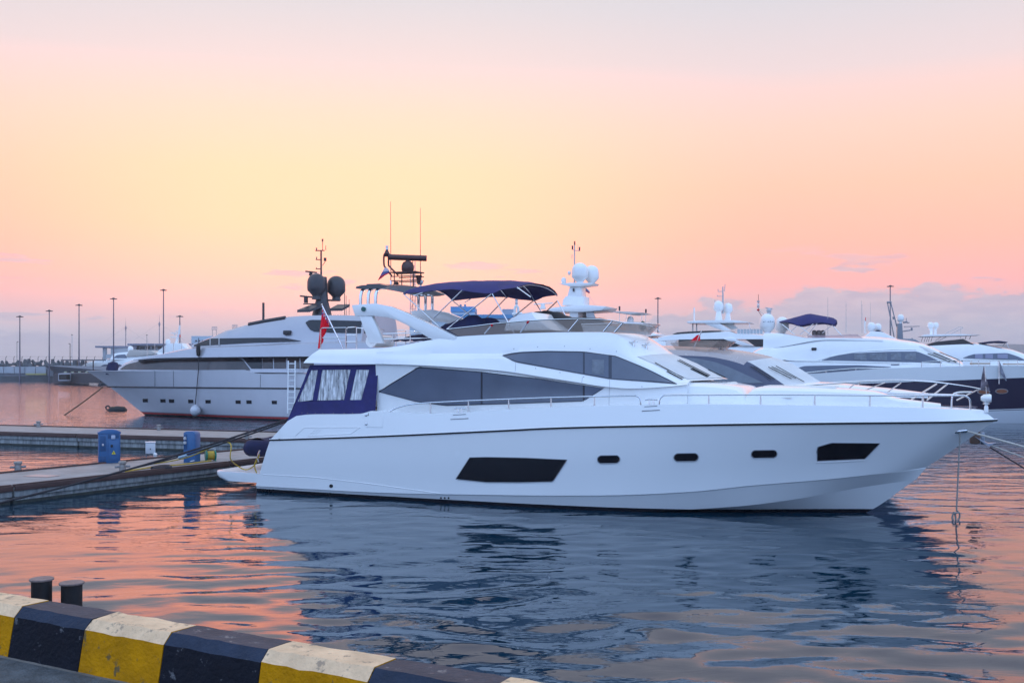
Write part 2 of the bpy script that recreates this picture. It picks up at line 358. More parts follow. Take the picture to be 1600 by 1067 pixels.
# ------------------------------------------------------------------ water
def spaced(stops):
    """[(x, step at x), ...] -> coordinates whose spacing follows the steps"""
    xs, st = [p[0] for p in stops], [p[1] for p in stops]; out = [xs[0]]
    while out[-1] < xs[-1]: out.append(out[-1]+float(np.interp(out[-1], xs, st)))
    return np.array(out)
def build_water():
    gx = spaced([(-3000,450),(-600,90),(-80,3),(-26,.4),(-14,.13),(16,.13),(30,.5),(90,3),(600,90),(3000,450)])
    gy = spaced([(-40,4),(3,.8),(8,.07),(16,.065),(28,.085),(45,.25),(80,1.0),(250,6),(900,80),(3000,300)])
    X, Y = np.meshgrid(gx, gy); Z = np.zeros_like(X)
    r = np.random.default_rng(3)
    wx = X+.22*np.sin(.9*Y+.4*X)+.1*np.sin(2.1*X-.7*Y); wy = Y+.20*np.sin(.8*X+1.1*Y*.5)+.08*np.sin(1.9*X+1.3*Y)
    step = np.maximum(.6*np.interp(X, (gx[:-1]+gx[1:])/2, np.diff(gx)), np.interp(Y, (gy[:-1]+gy[1:])/2, np.diff(gy)))
    N = 64; lam = np.exp(r.uniform(np.log(.36), np.log(2.6), N)); th = r.normal(0, .40, N)+np.pi/2
    gust = .75+.25*np.sin(.13*X+.21*Y+1)*np.sin(.17*X-.09*Y)
    calm = np.clip((Y-6)/9, 0, 1)*0+1
    near = np.interp(Y, [5, 12, 16, 19, 23, 30, 60], [1.25, 1.2, 1.0, .82, .70, .6, .6])
    for i in range(N):
        k = 2*np.pi/lam[i]; s = .056*math.sqrt(2/N)*(1.15 if .7 < lam[i] < 2.0 else .8)
        Z += np.clip(lam[i]/(2.6*step)-1, 0, 1)*s/k*np.sin(k*(np.cos(th[i])*wx+np.sin(th[i])*wy)+r.uniform(0, 6.28))
    Z *= gust*near
    h, w = X.shape; V = np.stack([X, Y, Z], -1).reshape(-1, 3)
    idx = np.arange(h*w).reshape(h, w); Fq = np.stack([idx[:-1,:-1], idx[:-1,1:], idx[1:,1:], idx[1:,:-1]], -1).reshape(-1, 4)
    me = bpy.data.meshes.new('water'); me.vertices.add(len(V)); me.vertices.foreach_set('co', V.ravel())
    me.loops.add(Fq.size); me.loops.foreach_set('vertex_index', Fq.ravel().astype(np.int32))
    me.polygons.add(len(Fq)); me.polygons.foreach_set('loop_start', np.arange(0, Fq.size, 4, dtype=np.int32)); me.polygons.foreach_set('use_smooth', np.ones(len(Fq), bool))
    me.update(calc_edges=True); me.validate()
    m = bpy.data.materials.new('harbour_water'); m.use_nodes = True; nt = m.node_tree; b = nt.nodes['Principled BSDF']
    b.inputs['Base Color'].default_value = (.0006, .022, .044, 1); b.inputs['Roughness'].default_value = .02; b.inputs['IOR'].default_value = 1.40; b.inputs['Specular IOR Level'].default_value = .5
    t = nt.nodes.new('ShaderNodeTexCoord'); mp = nt.nodes.new('ShaderNodeMapping'); mp.inputs['Scale'].default_value = (.55, 1.3, 1); nt.links.new(t.outputs['Object'], mp.inputs[0])
    n1 = nt.nodes.new('ShaderNodeTexNoise'); n1.inputs['Scale'].default_value = 1.1; n1.inputs['Detail'].default_value = 4.0; n1.inputs['Roughness'].default_value = .55; n1.inputs['Distortion'].default_value = .6
    nt.links.new(mp.outputs[0], n1.inputs['Vector'])
    # ripples beyond the reach of the modelled waves
    cd = nt.nodes.new('ShaderNodeSeparateXYZ'); nt.links.new(t.outputs['Object'], cd.inputs[0])
    mr = nt.nodes.new('ShaderNodeMapRange'); nt.links.new(cd.outputs[1], mr.inputs[0]); mr.inputs[1].default_value = 22; mr.inputs[2].default_value = 60; mr.inputs[3].default_value = .06; mr.inputs[4].default_value = .34
    bp = nt.nodes.new('ShaderNodeBump'); bp.inputs['Distance'].default_value = .22; nt.links.new(n1.outputs[0], bp.inputs['Height']); nt.links.new(mr.outputs[0], bp.inputs['Strength'])
    mp2 = nt.nodes.new('ShaderNodeMapping'); mp2.inputs['Scale'].default_value = (1.3, 3.6, 1); nt.links.new(t.outputs['Object'], mp2.inputs[0])
    n2 = nt.nodes.new('ShaderNodeTexNoise'); n2.inputs['Scale'].default_value = 1.0; n2.inputs['Detail'].default_value = 2.0; nt.links.new(mp2.outputs[0], n2.inputs['Vector'])
    bp2 = nt.nodes.new('ShaderNodeBump'); bp2.inputs['Distance'].default_value = .05; bp2.inputs['Strength'].default_value = .05; nt.links.new(n2.outputs[0], bp2.inputs['Height']); nt.links.new(bp.outputs[0], bp2.inputs['Normal'])
    nt.links.new(bp2.outputs[0], b.inputs['Normal'])
    me.materials.append(m); o = link(bpy.data.objects.new('water', me)); o['kind'] = 'structure'
build_water()

# ------------------------------------------------------------------ quay with the painted kerb
QZ = 2.35; KT = 2.61
def kp(px, py): return ground_at(px, py, KT)
KA, KB = kp(0, 925), kp(797, 1057.5)
KE = (KB-KA).normalized(); KN = Vector((KE.y, -KE.x, 0))                 # along the kerb (to the right) and inward, towards the quay
if KN.y > 0: KN = -KN
concrete = mat('quay_concrete', (.075,.085,.095), .85, noise=.45, nscale=9, bump=.9, bscale=45)
qroot = mk('quay', ([], []), concrete, kind='structure')
def qpt(s, n, z): p = KA+KE*s+KN*n; return (p.x, p.y, z)
def slab(s0, s1, n0, n1, z0, z1): return loft([[qpt(s, n, z) for n, z in ((n0,z0),(n1,z0),(n1,z1),(n0,z1))] for s in (s0, s1)])
mk('quay_floor', slab(-40, 30, .30, 30, -2, QZ), concrete, qroot, kind='structure')
mk('quay_face', slab(-40, 30, .03, .30, -2, QZ-.004), mat('quay_wall_concrete', (.16,.15,.14), .9, noise=.4, nscale=2, bump=.6), qroot, kind='structure')
def kerb_paint(name, col, wear, amt, scale):
    m = mat(name, col, .75, noise=.22, nscale=7, bump=.55, bscale=38, spec=.15); nt = m.node_tree; b = nt.nodes['Principled BSDF']
    src = b.inputs['Base Color'].links[0].from_socket; t = nt.nodes.new('ShaderNodeTexCoord'); n = nt.nodes.new('ShaderNodeTexNoise'); n.inputs['Scale'].default_value = scale; n.inputs['Detail'].default_value = 7; n.inputs['Roughness'].default_value = .72
    nt.links.new(t.outputs['Object'], n.inputs['Vector']); mr = nt.nodes.new('ShaderNodeMapRange'); nt.links.new(n.outputs[0], mr.inputs[0]); mr.inputs[1].default_value = amt; mr.inputs[2].default_value = amt+.05
    mx = nt.nodes.new('ShaderNodeMix'); mx.data_type = 'RGBA'; nt.links.new(mr.outputs[0], mx.inputs[0]); nt.links.new(src, mx.inputs[6]); mx.inputs[7].default_value = (*wear, 1); nt.links.new(mx.outputs[2], b.inputs['Base Color']); return m
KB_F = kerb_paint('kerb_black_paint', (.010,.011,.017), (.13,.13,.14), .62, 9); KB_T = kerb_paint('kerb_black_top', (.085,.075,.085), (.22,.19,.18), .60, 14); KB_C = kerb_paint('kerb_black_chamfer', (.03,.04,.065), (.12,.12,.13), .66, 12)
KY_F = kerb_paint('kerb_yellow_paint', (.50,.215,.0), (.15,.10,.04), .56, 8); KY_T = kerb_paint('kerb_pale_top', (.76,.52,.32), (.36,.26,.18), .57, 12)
def along(px, py):
    p = kp(px, py); return (p-KA).dot(KE)
edges = [.45, 1.035, 1.635, along(453, 1002), along(616, 1029.5), along(797, 1057.5)]
bl = (edges[-1]-edges[0])/5
cuts = [edges[0]-bl*k for k in range(14, 0, -1)]+edges+[edges[-1]+bl*k for k in range(1, 8)]
prof = [(.0, -.02), (.0, KT-QZ), (.172, KT-QZ), (.225, KT-QZ-.05), (.27, -.02)]
for k in range(len(cuts)-1):
    s0, s1 = cuts[k]+.003, cuts[k+1]-.003; yellow = (k % 2 == 1)
    rr = random.Random(k); n = 9; secs = []
    for i in range(n):
        s = s0+(s1-s0)*i/(n-1)
        secs.append([qpt(s, a+(rr.uniform(-.004,.004) if 0 < i < n-1 else 0), QZ+b+(rr.uniform(-.004,.004) if b > 0 else 0)) for a, b in prof])
    vf = loft(secs); np_ = len(prof); mi = []
    for i in range(n-1):
        for j in range(np_): mi.append({0: 1, 1: 1, 2: 2, 3: 0, 4: 0}[j])
    mi += [0, 0]
    mk('kerb_block', vf, [KY_F, KY_T, KY_T] if yellow else [KB_F, KB_T, KB_C], qroot, smooth=25, midx=mi)
for (px, py, w, lab) in ((65, 903, 32, 'left black steel mooring post behind the striped kerb'), (112, 909, 33, 'right black steel mooring post behind the striped kerb')):
    D = 6.75; p = place(px, py, D); r = w/2/FPX*D
    o = empty('mooring_post', (p.x, p.y, 0), 0, lab, 'mooring post', 'mooring posts behind the kerb')
    mk('post', lathe([(r*.95,-2),(r*.95,p.z-.012)], (0,0,0), 28), BLACK, o)
    mk('cap', lathe([(r*1.12,p.z-.012),(r*1.14,p.z-.004),(r*1.10,p.z)], (0,0,0), 28), mat('cap_rust', (.20,.15,.14), .6, noise=.4, nscale=30), o)

# ------------------------------------------------------------------ pontoon piers
deckm = mat('pontoon_deck', (.33,.29,.275), .75, noise=.25, nscale=1.6, bump=.3, bscale=30)
timber = mat('fender_timber', (.085,.045,.04), .7, noise=.4, nscale=2, stretch=(1,1,9), bump=.4)
faceM = mat('pontoon_face', (.30,.31,.31), .8, noise=.55, nscale=2.2, stretch=(3.5,3.5,.35), bump=.5)
weed = mat('pontoon_weed', (.035,.04,.035), .8, noise=.5, nscale=6, bump=.6)
def pier(name, label, A, B, width, z, back, seglen):
    """A, B: two points on the near water edge; back: unit vector to the far side"""
    e = (B-A).normalized(); L = (B-A).length; root = empty(name, (A.x, A.y, 0), math.atan2(e.y, e.x), label, 'pontoon')
    sg = 1 if Vector((-e.y, e.x, 0)).dot(back) > 0 else -1; k = 0; s = 0.0
    while s < L-.01:
        t = min(s+seglen, L); g = .03; c = (s+t)/2; l = t-s-2*g
        mk('deck_section', box(c, sg*width/2, z-.06, l, width-.16, .12, .012), deckm, root)
        mk('edge_beam', box(c, sg*.04, z-.17, l, .10, .26, .012), faceM, root); mk('edge_beam', box(c, sg*(width-.04), z-.17, l, .10, .26, .012), faceM, root)
        mk('float', box(c, sg*width/2, z/2-.32, l-.04, width-.14, z+.28, .03), faceM, root)
        mk('weed_band', box(c, sg*width/2, -.06, l-.03, width-.12, .30, .02), weed, root)
        mk('rubbing_timber', box(c, sg*-.035, z-.055, l, .06, .15, .01), timber, root); mk('rubbing_timber', box(c, sg*.055, z+.03, l, .09, .055, .01), timber, root)
        mk('rubbing_timber', box(c, sg*(width-.06), z+.03, l, .09, .055, .01), timber, root)
        s = t
    return root, e
fa, fb = ground_at(0, 790), ground_at(341, 747); fe = (fb-fa).normalized()
front_pier, _ = pier('pontoon', 'grey concrete pontoon carrying the blue pedestals, leading past the stern of the white yacht', fa-fe*16, fb+fe*9, 3.6, .50, Vector((-fe.y, fe.x, 0)), 8.2)
ba, bb = ground_at(0, 695), ground_at(289, 704.6); be = (bb-ba).normalized()
b0 = ground_at(125, 698.5)
back_pier, _ = pier('pontoon', 'farther concrete pontoon lying empty between the blue pedestals and the silver yacht', ba-be*16, bb+be*5.4, 4.6, .60, Vector((-be.y, be.x, 0)), ((b0-ba).length+16)/2)
# ------------------------------------------------------------------ the white yacht in front
Y1 = Boat('motor_yacht', 'large white flybridge motor yacht with navy bimini moored in the foreground', 'yacht', -7.0, 34.4, -22.45, 1)
main_paint = hull_paint('main_hull_paint', [(.10, (.012,.011,.018)), (9, (.86,.86,.86))], .15, .03)
TIPX = 21.05
br = pchip([-1.2,0,4,8,11,14,16,18,19.5,20.5,TIPX], [2.55,2.64,2.80,2.85,2.80,2.52,2.14,1.52,.90,.42,0])
bg_ = pchip([-1.2,0,4,8,11,14,16,18,19.5,20.4,20.75], [2.50,2.58,2.72,2.76,2.70,2.42,2.03,1.40,.78,.28,.0])
bk = pchip([-1,0,4,8,11,14,16,18,19.0,19.55], [2.5,2.58,2.70,2.72,2.58,2.10,1.54,.78,.30,0])
def traced(bt, pts, v): return [bt.at(px, py, v) for px, py in pts]
def resx(P, xs):
    """points (x,y,z) -> smooth curve sampled at xs"""
    P = sorted(P); c = curve(P); return [(x, *c(x)) for x in xs]
Rl = traced(Y1, [(422,687.3),(577,682.2),(780,673),(870,668.7),(1020,665.3),(1240,662),(1340,661),(1442,660),(1500,659)], br)+[(TIPX, 0, Y1.at(1555,656.5,0)[2])]
Gl = traced(Y1, [(449,658),(456,652),(472,648.3),(570,646),(580,642),(620,644),(677,646.5),(770,641),(870,636),(1010,632.6),(1102,631.5),(1240,633),(1366,635.2),(1467,638)], bg_)+[(20.75, 0, Y1.at(1540,640.5,0)[2])]
Kl = traced(Y1, [(400.5,760),(577,769.5),(780,774),(950,774.5),(1080,769),(1173,759.5),(1300,749),(1341,744.7),(1400,738)], bk)
ks = Y1.at(1447,731,0); Kl.append((ks[0], 0, ks[2]))
cs = Y1.at(1431,749,0); Cl = [(-.02,-2.52,.02),(4,-2.58,-.06),(8,-2.55,-.10),(11,-2.38,-.05)]+[Y1.at(1150,791,pchip([11,13.5,15.5,17.2,18.4,19.1],[2.38,1.94,1.42,.74,.27,0])), Y1.at(1240,780,pchip([11,13.5,15.5,17.2,18.4,19.1],[2.38,1.94,1.42,.74,.27,0])), Y1.at(1341,762,pchip([11,13.5,15.5,17.2,18.4,19.1],[2.38,1.94,1.42,.74,.27,0]))]+[(cs[0],0,cs[2])]
Ql = [(0,0,-.7),(10,0,-.8),(15,0,-.7),(16.8,0,-.45),(17.9,0,0),(cs[0]-.02,0,cs[2]-.01)]
NT = 72
def tl(P, n=NT, warp=.82):
    x0, x1 = P[0][0], P[-1][0]; xs = [x0+(x1-x0)*(1-(1-i/(n-1))**(1/warp)) for i in range(n)]; return resx(P, xs)
def lerp(a, b, t): return tuple(x+(y-x)*t for x, y in zip(a, b))
lines = [tl(Ql), tl(Cl), tl(Kl)]
Kt, Rt, Gt = tl(Kl), tl(Rl), tl(Gl)
mids = []
for f in (.2,.4,.6,.8):                                     # topsides: slight flare forward, slight belly aft
    mids.append([ (lambda p, fl: (p[0], p[1]*(1-fl*f*(1-f)*1.0), p[2]))(lerp(a, b, f), .30*max(0, i/NT-.45) - .05*(1-i/NT)) for i, (a, b) in enumerate(zip(Kt, Rt))])
step_ = [(p[0], p[1]*1.006-.012*(1 if p[1] < 0 else 0), p[2]) for p in Kt]
lines = [tl(Ql), tl(Cl), Kt, [(p[0], p[1]-.035*min(1, max(0, -p[1])), p[2]+.02) for p in Kt]]+mids+[Rt]
up = [[(p[0], p[1]*(1-0)+0, p[2]) for p in [lerp(a, b, f) for a, b in zip(Rt, Gt)]] for f in (.5,)]
lines += up+[Gt, [(p[0]-.05*(i > NT-3), p[1]+min(.16, -p[1]), p[2]+.012) for i, p in enumerate(Gt)]]
deck_edge = lines[-1]
stb = join(grid(lines[0:2]), grid(lines[1:3]), grid(lines[2:4]), grid(lines[3:4]+mids+[Rt]), grid([Rt]+lines[-3:])); port = mirror_y(stb)
cap = []
stern = [l[0] for l in lines]; cap = ([p for p in stern]+[(p[0],-p[1],p[2]) for p in stern[::-1]], [tuple(range(2*len(stern)))])
Y1.add('hull', join(stb, port, cap), main_paint, smooth=50)
bH = bvh_of(stb)
deck_rows = [[(p[0], p[1]*f, p[2]-.10+.05*(1-f*f)) for f in np.linspace(1, -1, 13)] for p in deck_edge]
inner = grid([deck_edge, [(p[0], p[1], p[2]-.10) for p in deck_edge]])
Y1.add('deck', join(grid(deck_rows), inner, mirror_y(inner)), WHITE)
# rubbing strake: a dark rubber core with a bright steel cap
rub = [(p[0], p[1]-.008, p[2]) for p in Rt]; rub[-1] = (TIPX+.02, 0, rub[-1][2])
both = rub+[(p[0], -p[1], p[2]) for p in rub[-2::-1]]
st = Y1.add('rubbing_strake', tube(both, .027, 8), BLACK)
mk('steel_cap', tube([(p[0]+(.012 if i >= NT-1 else 0), p[1]-.026*(1 if p[1] < 0 else (-1 if p[1] > 0 else 0)), p[2]+.024) for i, p in enumerate(both)], .014, 6), STEEL, Y1.root.children[-1] if False else st)
# creases moulded in the topsides
Y1.add('spray_rail', Y1.line(bH, [(401,741),(440,742.5),(492,745.5),(577,755.5),(640,764),(689,771)], .014, -.004), main_paint)
Y1.add('moulded_recess', join(Y1.line(bH, [(461,681),(476,667.5),(563,667.3)], .012, 0), Y1.line(bH, [(563,667.3),(548,677.5),(481,681)], .012, 0), Y1.line(bH, [(481,681),(494,669.5)], .008, 0)), main_paint)
for k in range(3): Y1.add('air_louvre', Y1.line(bH, [(484+4*k,679.5),(494+4*k,669.5)], .007, 0, 8), main_paint)
gate = Y1.add('boarding_gate', Y1.panel(bH, [(570.5,643.5),(599,643)], [(572.5,667),(598,667.5)], .012, 6, 4), WHITE)
for py in (648.5, 662.5):
    h = Y1.hit(bH, 572.5, py, .02); mk('hinge', box(h.x, h.y, h.z, .08, .03, .05, .008), STEEL, gate)
# hull windows
w0 = Y1.add('hull_window', Y1.panel(bH, [(734,714.5),(760,713.8),(820,715),(886.5,718)], [(712,748.5),(760,753.5),(810,753.8),(864,752.5)], .008, 16, 4), HGLASS)
w = Y1.add('hull_window', Y1.panel(bH, [(1277,698),(1290,694),(1299,691.5),(1375,692)], [(1277,720),(1300,719.3),(1330,718.3),(1351,716.8)], .008, 16, 4), HGLASS)
def disc(bt, bvh, px, py, rx, ry, eps, n=24):
    c = bt.hit(bvh, px, py, eps); ring = [bt.hit(bvh, px+rx*math.cos(2*math.pi*k/n), py+ry*math.sin(2*math.pi*k/n), eps) for k in range(n)]
    if c is None or any(r_ is None for r_ in ring): return [], []
    V = [tuple(c)]+[tuple(r_) for r_ in ring]+[(r_.x, r_.y+bt.side*.04, r_.z) for r_ in ring]; Fc = [(0, 1+k, 1+(k+1) % n) for k in range(n)]+[(1+k, 1+n+k, 1+n+(k+1) % n, 1+(k+1) % n) for k in range(n)]
    return V, Fc
mk('window_frame', Y1.line(bH, [(1277,720),(1277,698),(1290,694),(1299,691.5),(1375,692),(1351,716.8),(1277,720)], .011, .006, 60), mat('port_frame', (.30,.31,.34), .3, metal=.6), w)
mk('window_frame', Y1.line(bH, [(734,714.5),(760,713.8),(820,715),(886.5,718),(864,752.5),(810,753.8),(760,753.5),(712,748.5),(734,714.5)], .011, .006, 80), mat('port_frame', (.30,.31,.34), .3, metal=.6), w0)
pw = mk('opening_port', disc(Y1, bH, 1285, 705.5, 9.2, 8.8, .014), HGLASS, w)
mk('sill', Y1.line(bH, [(1275.5,722),(1310,721),(1351,718.5)], .014, .004), WHITE, w)
def porthole(cx, cy, rx, ry):
    n = 28; pts = []
    for k in range(n):
        a = 2*math.pi*k/n; c, s_ = math.cos(a), math.sin(a); x = (rx-ry)*(1 if c > 0 else -1)+ry*c; pts.append((cx+x, cy+ry*s_-.02*x))
    ring = [Y1.hit(bH, *p, .006) for p in pts]; c0 = Y1.hit(bH, cx, cy, .006)
    o = Y1.add('porthole', ([tuple(c0)]+[tuple(p) for p in ring], [(0, 1+k, 1+(k+1) % n) for k in range(n)]), HGLASS)
    mk('frame', tube(ring+[ring[0]], .012, 6), mat('port_frame', (.30,.31,.34), .3, metal=.6), o)
for c in ((951,717.5,17.5,6.4),(1072,714.3,19,6.6),(1194,709.2,20,6.3)): porthole(*c)
o = Y1.add('fuel_cap', disc(Y1, bH, 714.5, 708.5, 4.3, 4.6, .004), WHITE); 
Y1.add('exhaust_outlet', disc(Y1, bH, 517.5, 759, 2.8, 2.8, .012, 14), BLACK)
for px in (410,416,421,426): Y1.add('drain', disc(Y1, bH, px, 766.2, 1.1, 2.0, .012, 8), BLACK)
for px in (509.5,515.5,689,695,701): Y1.add('drain', disc(Y1, bH, px, 770.5 if px < 600 else 777.5, 1.3, 1.5, .012, 8), BLACK)
for k, (cx, cy) in enumerate(((719,640),(1018,627))):                   # deck cleats with their fairlead slots below
    g = Y1.at(cx, cy+3, lambda x: bg_(x)-.10)
    cl_ = Y1.add('cleat', tube([(g[0]-.17,g[1],g[2]+.09),(g[0]-.10,g[1],g[2]+.105),(g[0]+.10,g[1],g[2]+.105),(g[0]+.17,g[1],g[2]+.09)], .022, 8), STEEL)
    for q in (-.06,.06): mk('cleat_foot', lathe([(.028,g[2]-.03),(.02,g[2]+.10)], (g[0]+q,g[1],0), 8), STEEL, cl_)
    Y1.add('fairlead_slot', join(Y1.line(bH, [(cx-11,cy+7.5+(8*.1)),(cx+9,cy+7)], .010, .003, 6), Y1.line(bH, [(cx-15,cy+15),(cx+13,cy+13.5)], .012, .003, 6)), GREY)

# ---- superstructure
XA = Y1.at(590,600,2.3)[0]; XF = Y1.at(950,520,1.7)[0]-.1
vL0 = pchip([2,6,10,12,14,15.5,17], [2.30,2.34,2.28,2.15,1.85,1.5,1.0])
vL1 = pchip([0,2,4,7,10,12,13.5,15,16], [2.55,2.55,2.50,2.42,2.34,2.18,1.92,1.6,1.2])
vB = pchip([0,4,7,10,12,13.5,15,16], [2.50,2.46,2.30,2.22,2.10,1.86,1.55,1.18])
vW = pchip([0,4,7,10,12,13.5,15,16], [2.44,2.38,2.12,2.00,1.90,1.72,1.50,1.16])
vT = pchip([0,4,7,10,11.5,12.5,13.5,15,16], [2.36,2.22,1.95,1.78,1.66,1.58,1.52,1.46,1.14])
L1 = traced(Y1, [(474,567),(540,568),(591,568.7),(654,570.5),(715,574),(780,579),(845,588.5),(900,597),(945,604),(985,607),(1030,605),(1073,601)], vL1)
LB = traced(Y1, [(478,562),(540,561),(600,561),(680,562),(740,560),(790,561),(830,569.5),(880,578.5),(952,591.5),(1020,596.5),(1057,600),(1076,599.5)], vB)
LW = traced(Y1, [(488,553),(540,552.5),(600,552.5),(680,552),(740,552.5),(785,553),(815,548.5),(857,546.3),(912,547),(962,553),(1000,568.5),(1030,583),(1060,597),(1078,598)], vW)
LT = traced(Y1, [(499,546),(540,545.5),(575,545),(620,541),(671,531.5),(720,525.5),(790,522),(877,519.2),(940,519),(960,521),(980,537),(997,555),(1030,571.5),(1073,593.5),(1082,596)], vT)
x0 = max(L1[0][0], LB[0][0], LW[0][0], LT[0][0]); x1 = min(L1[-1][0], LB[-1][0], LW[-1][0], LT[-1][0])
zd = curve([(p[0], p[2]) for p in sorted(set(deck_edge))])
def house_secs(xs, base):
    fl1, flb, flw, flt = curve(L1), curve(LB), curve(LW), curve(LT); secs = []
    for x in xs:
        a, b, c, d = [(x, *f(x)) for f in (fl1, flb, flw, flt)]
        crown = .03; half = []
        if base:
            y0 = -vL0(x); z0 = zd(x)-.12; half += [(x, y0, z0), (x, (y0*.4+(a[1]+.10)*.6), z0*.4+a[2]*.6), (x, a[1]+.07, a[2]-.005)]
        else: half += [(x, 0, a[2]-.0), (x, a[1]*.6, a[2])]
        half += [a, lerp(a, b, .35), lerp(a, b, .75), b, lerp(b, c, .33), lerp(b, c, .67), c, (x, (c[1]*.75+d[1]*.25)*1.012, c[2]*.7+d[2]*.3), (x, (c[1]*.3+d[1]*.7)*1.012, c[2]*.33+d[2]*.67), d, (x, d[1]*.8, d[2]+crown*.5), (x, d[1]*.42, d[2]+crown)]
        bul = .75*min(1, max(0, (x-XF)/1.2)); k = len(half)                      # the roof front and windscreen are rounded in plan
        half = [(p[0]+(bul*(1-(p[1]/d[1])**2) if abs(p[1]) <= abs(d[1])+1e-6 and i >= k-3 else 0), p[1], p[2]) for i, p in enumerate(half)]
        secs.append(half+[(x+bul, 0, d[2]+crown*1.2)]+[(p[0], -p[1], p[2]) for p in reversed(half)])
    return secs
xh = np.linspace(XA, x1, 90); sx = house_secs(xh, True)
Hs = loft(sx)
Y1.add('cabin', Hs, WHITE, smooth=30)
def ov_rows():
    XE = XA+.35; n = 26; ls = []
    for P in (L1, LB, LW, LT):
        c = curve(P); x_0 = min(p[0] for p in P); ls.append([(x, *c(x)) for x in np.linspace(x_0, XE, n)])
    secs = []
    for a, b, c, d in zip(*ls):
        half = [(a[0]+.05, 0, a[2]), (a[0]+.02, a[1]*.6, a[2]), a, lerp(a, b, .5), b, lerp(b, c, .5), c, lerp(c, d, .5), d, (d[0], d[1]*.8, d[2]+.015), (d[0], d[1]*.42, d[2]+.03)]
        secs.append(half+[(d[0], 0, d[2]+.035)]+[(p[0], -p[1], p[2]) for p in reversed(half)])
    return secs
ov = loft(ov_rows())
Y1.add('aft_overhang', ov, WHITE, smooth=30)
bS = bvh_of(Hs, ov)
def lv(y, f=None): return f
# saloon and wheelhouse glass
sal_top = [(592.5,611.5),(612,598.5),(654,573.2),(752,580.5),(845,591.3),(900,599.2),(944,605.6)]
sal_bot = [(592.5,612.5),(651,628),(697,634),(800,631),(912,627),(944,606.2)]
FRAME = mat('window_frame_dark', (.045,.052,.078), .25)
sal = Y1.add('saloon_window', Y1.panelx(bS, sal_top, sal_bot, .012, 44, 5), FRAME)
GL2 = mat('tinted_glass_light', (.135,.155,.205), .16, noise=.15, nscale=.7)
for (t_, b_2, g_) in (([(595,611.3),(612,600.5),(655,575),(751.5,582)], [(595,612.2),(651,626.8),(697,632.6),(751.5,631)], GLASS), ([(754.5,582.3),(845,592.8),(900,600.5),(911,602)], [(754.5,631),(800,629.8),(911,625.8)], GL2), ([(914,602.4),(941,606)], [(914,624.5),(941,607)], GLASS)):
    mk('pane', Y1.panelx(bS, t_, b_2, .020, 30, 4), g_, sal)
mk('steel_trim', Y1.line(bS, sal_top, .013, .018, 60), STEEL, sal); 
for x, a, b in ((753,581,632),(912.5,602,627)): mk('mullion', Y1.line(bS, [(x,a),(x-1,b)], .010, .014, 8), DARK, sal)
up_top = [(785,555.5),(800,552),(815,550),(857.5,548.3),(912.5,549),(962.5,555.5),(1000,571),(1020,580.5),(1057.5,600)]
up_bot = [(785,556),(805,566),(880,579.5),(952.5,592.5),(1020,597.3),(1057.5,600.4)]
wh = Y1.add('wheelhouse_window', Y1.panelx(bS, up_top, up_bot, .010, 50, 4), FRAME)
mk('steel_trim', Y1.line(bS, up_top, .016, .018, 60), STEEL, wh)
mk('pane', Y1.panelx(bS, [(788,557),(815,552.5),(857,550.7),(911,551.2)], [(788,557.6),(806,564.5),(880,578),(911,583.5)], .016, 24, 3), GLASS, wh)
mk('pane', Y1.panelx(bS, [(914,551.2),(951,554.7)], [(914,584),(951,590.5)], .016, 8, 3), GLASS, wh)
mk('pane', Y1.panelx(bS, [(956,556.5),(963,557.8),(1000,573),(1020,582.5),(1050,598)], [(956,591.5),(1020,595.7),(1050,598.6)], .016, 24, 3), GL2, wh)
mk('reflection_pane', Y1.panel(bS, [(925,562),(944,562.3)], [(925,583.8),(944,586)], .02, 6, 3), mat('light_pane', (.16,.18,.22), .1, noise=.3, nscale=4), wh)  # pale panel stands for a reflection in the wheelhouse glass
ws_cover = mat('windscreen_cover', (.66,.64,.63), .55, noise=.06, nscale=3, bump=.1)
wsn = Y1.add('windscreen', Y1.panel(bS, [(996,557.3),(1015,554.8),(1035,553.3),(1062,554)], [(1075,592.7),(1100,591.5),(1125,590.5),(1146,590.5)], .012, 20, 10), ws_cover)
for a, b in (((1023,568),(1068,592.5)), ((1058,564.5),(1107,589)), ((1061,563.5),(1109,588)), ((1085,566),(1135,590)), ((1090,567),(1138,589.5))):
    wv = mk('wiper', Y1.line(bS, [a, b], .011, .035, 8), BLACK, wsn)
    c = ((a[0]+b[0])/2-4, (a[1]+b[1])/2+.5); mk('wiper_arm', Y1.line(bS, [c, (b[0]-2, b[1]+1)], .016, .025, 6), BLACK, wsn)
for px, py in ((803,545),(840,542),(882,541),(922,545),(963,549),(837,575.5),(875,582),(912,589),(1003,604)):
    d_ = disc(Y1, bS, px, py, .7, .7, .006, 8)
    if d_[0]: Y1.add('rivet_cap', d_, GREY)
for pts in ([(806,566.5),(805,580)], [(952.5,593),(951.5,634)], [(910,589),(909,598)]): Y1.add('panel_seam', Y1.line(bS, pts, .004, .001, 8), GREY)

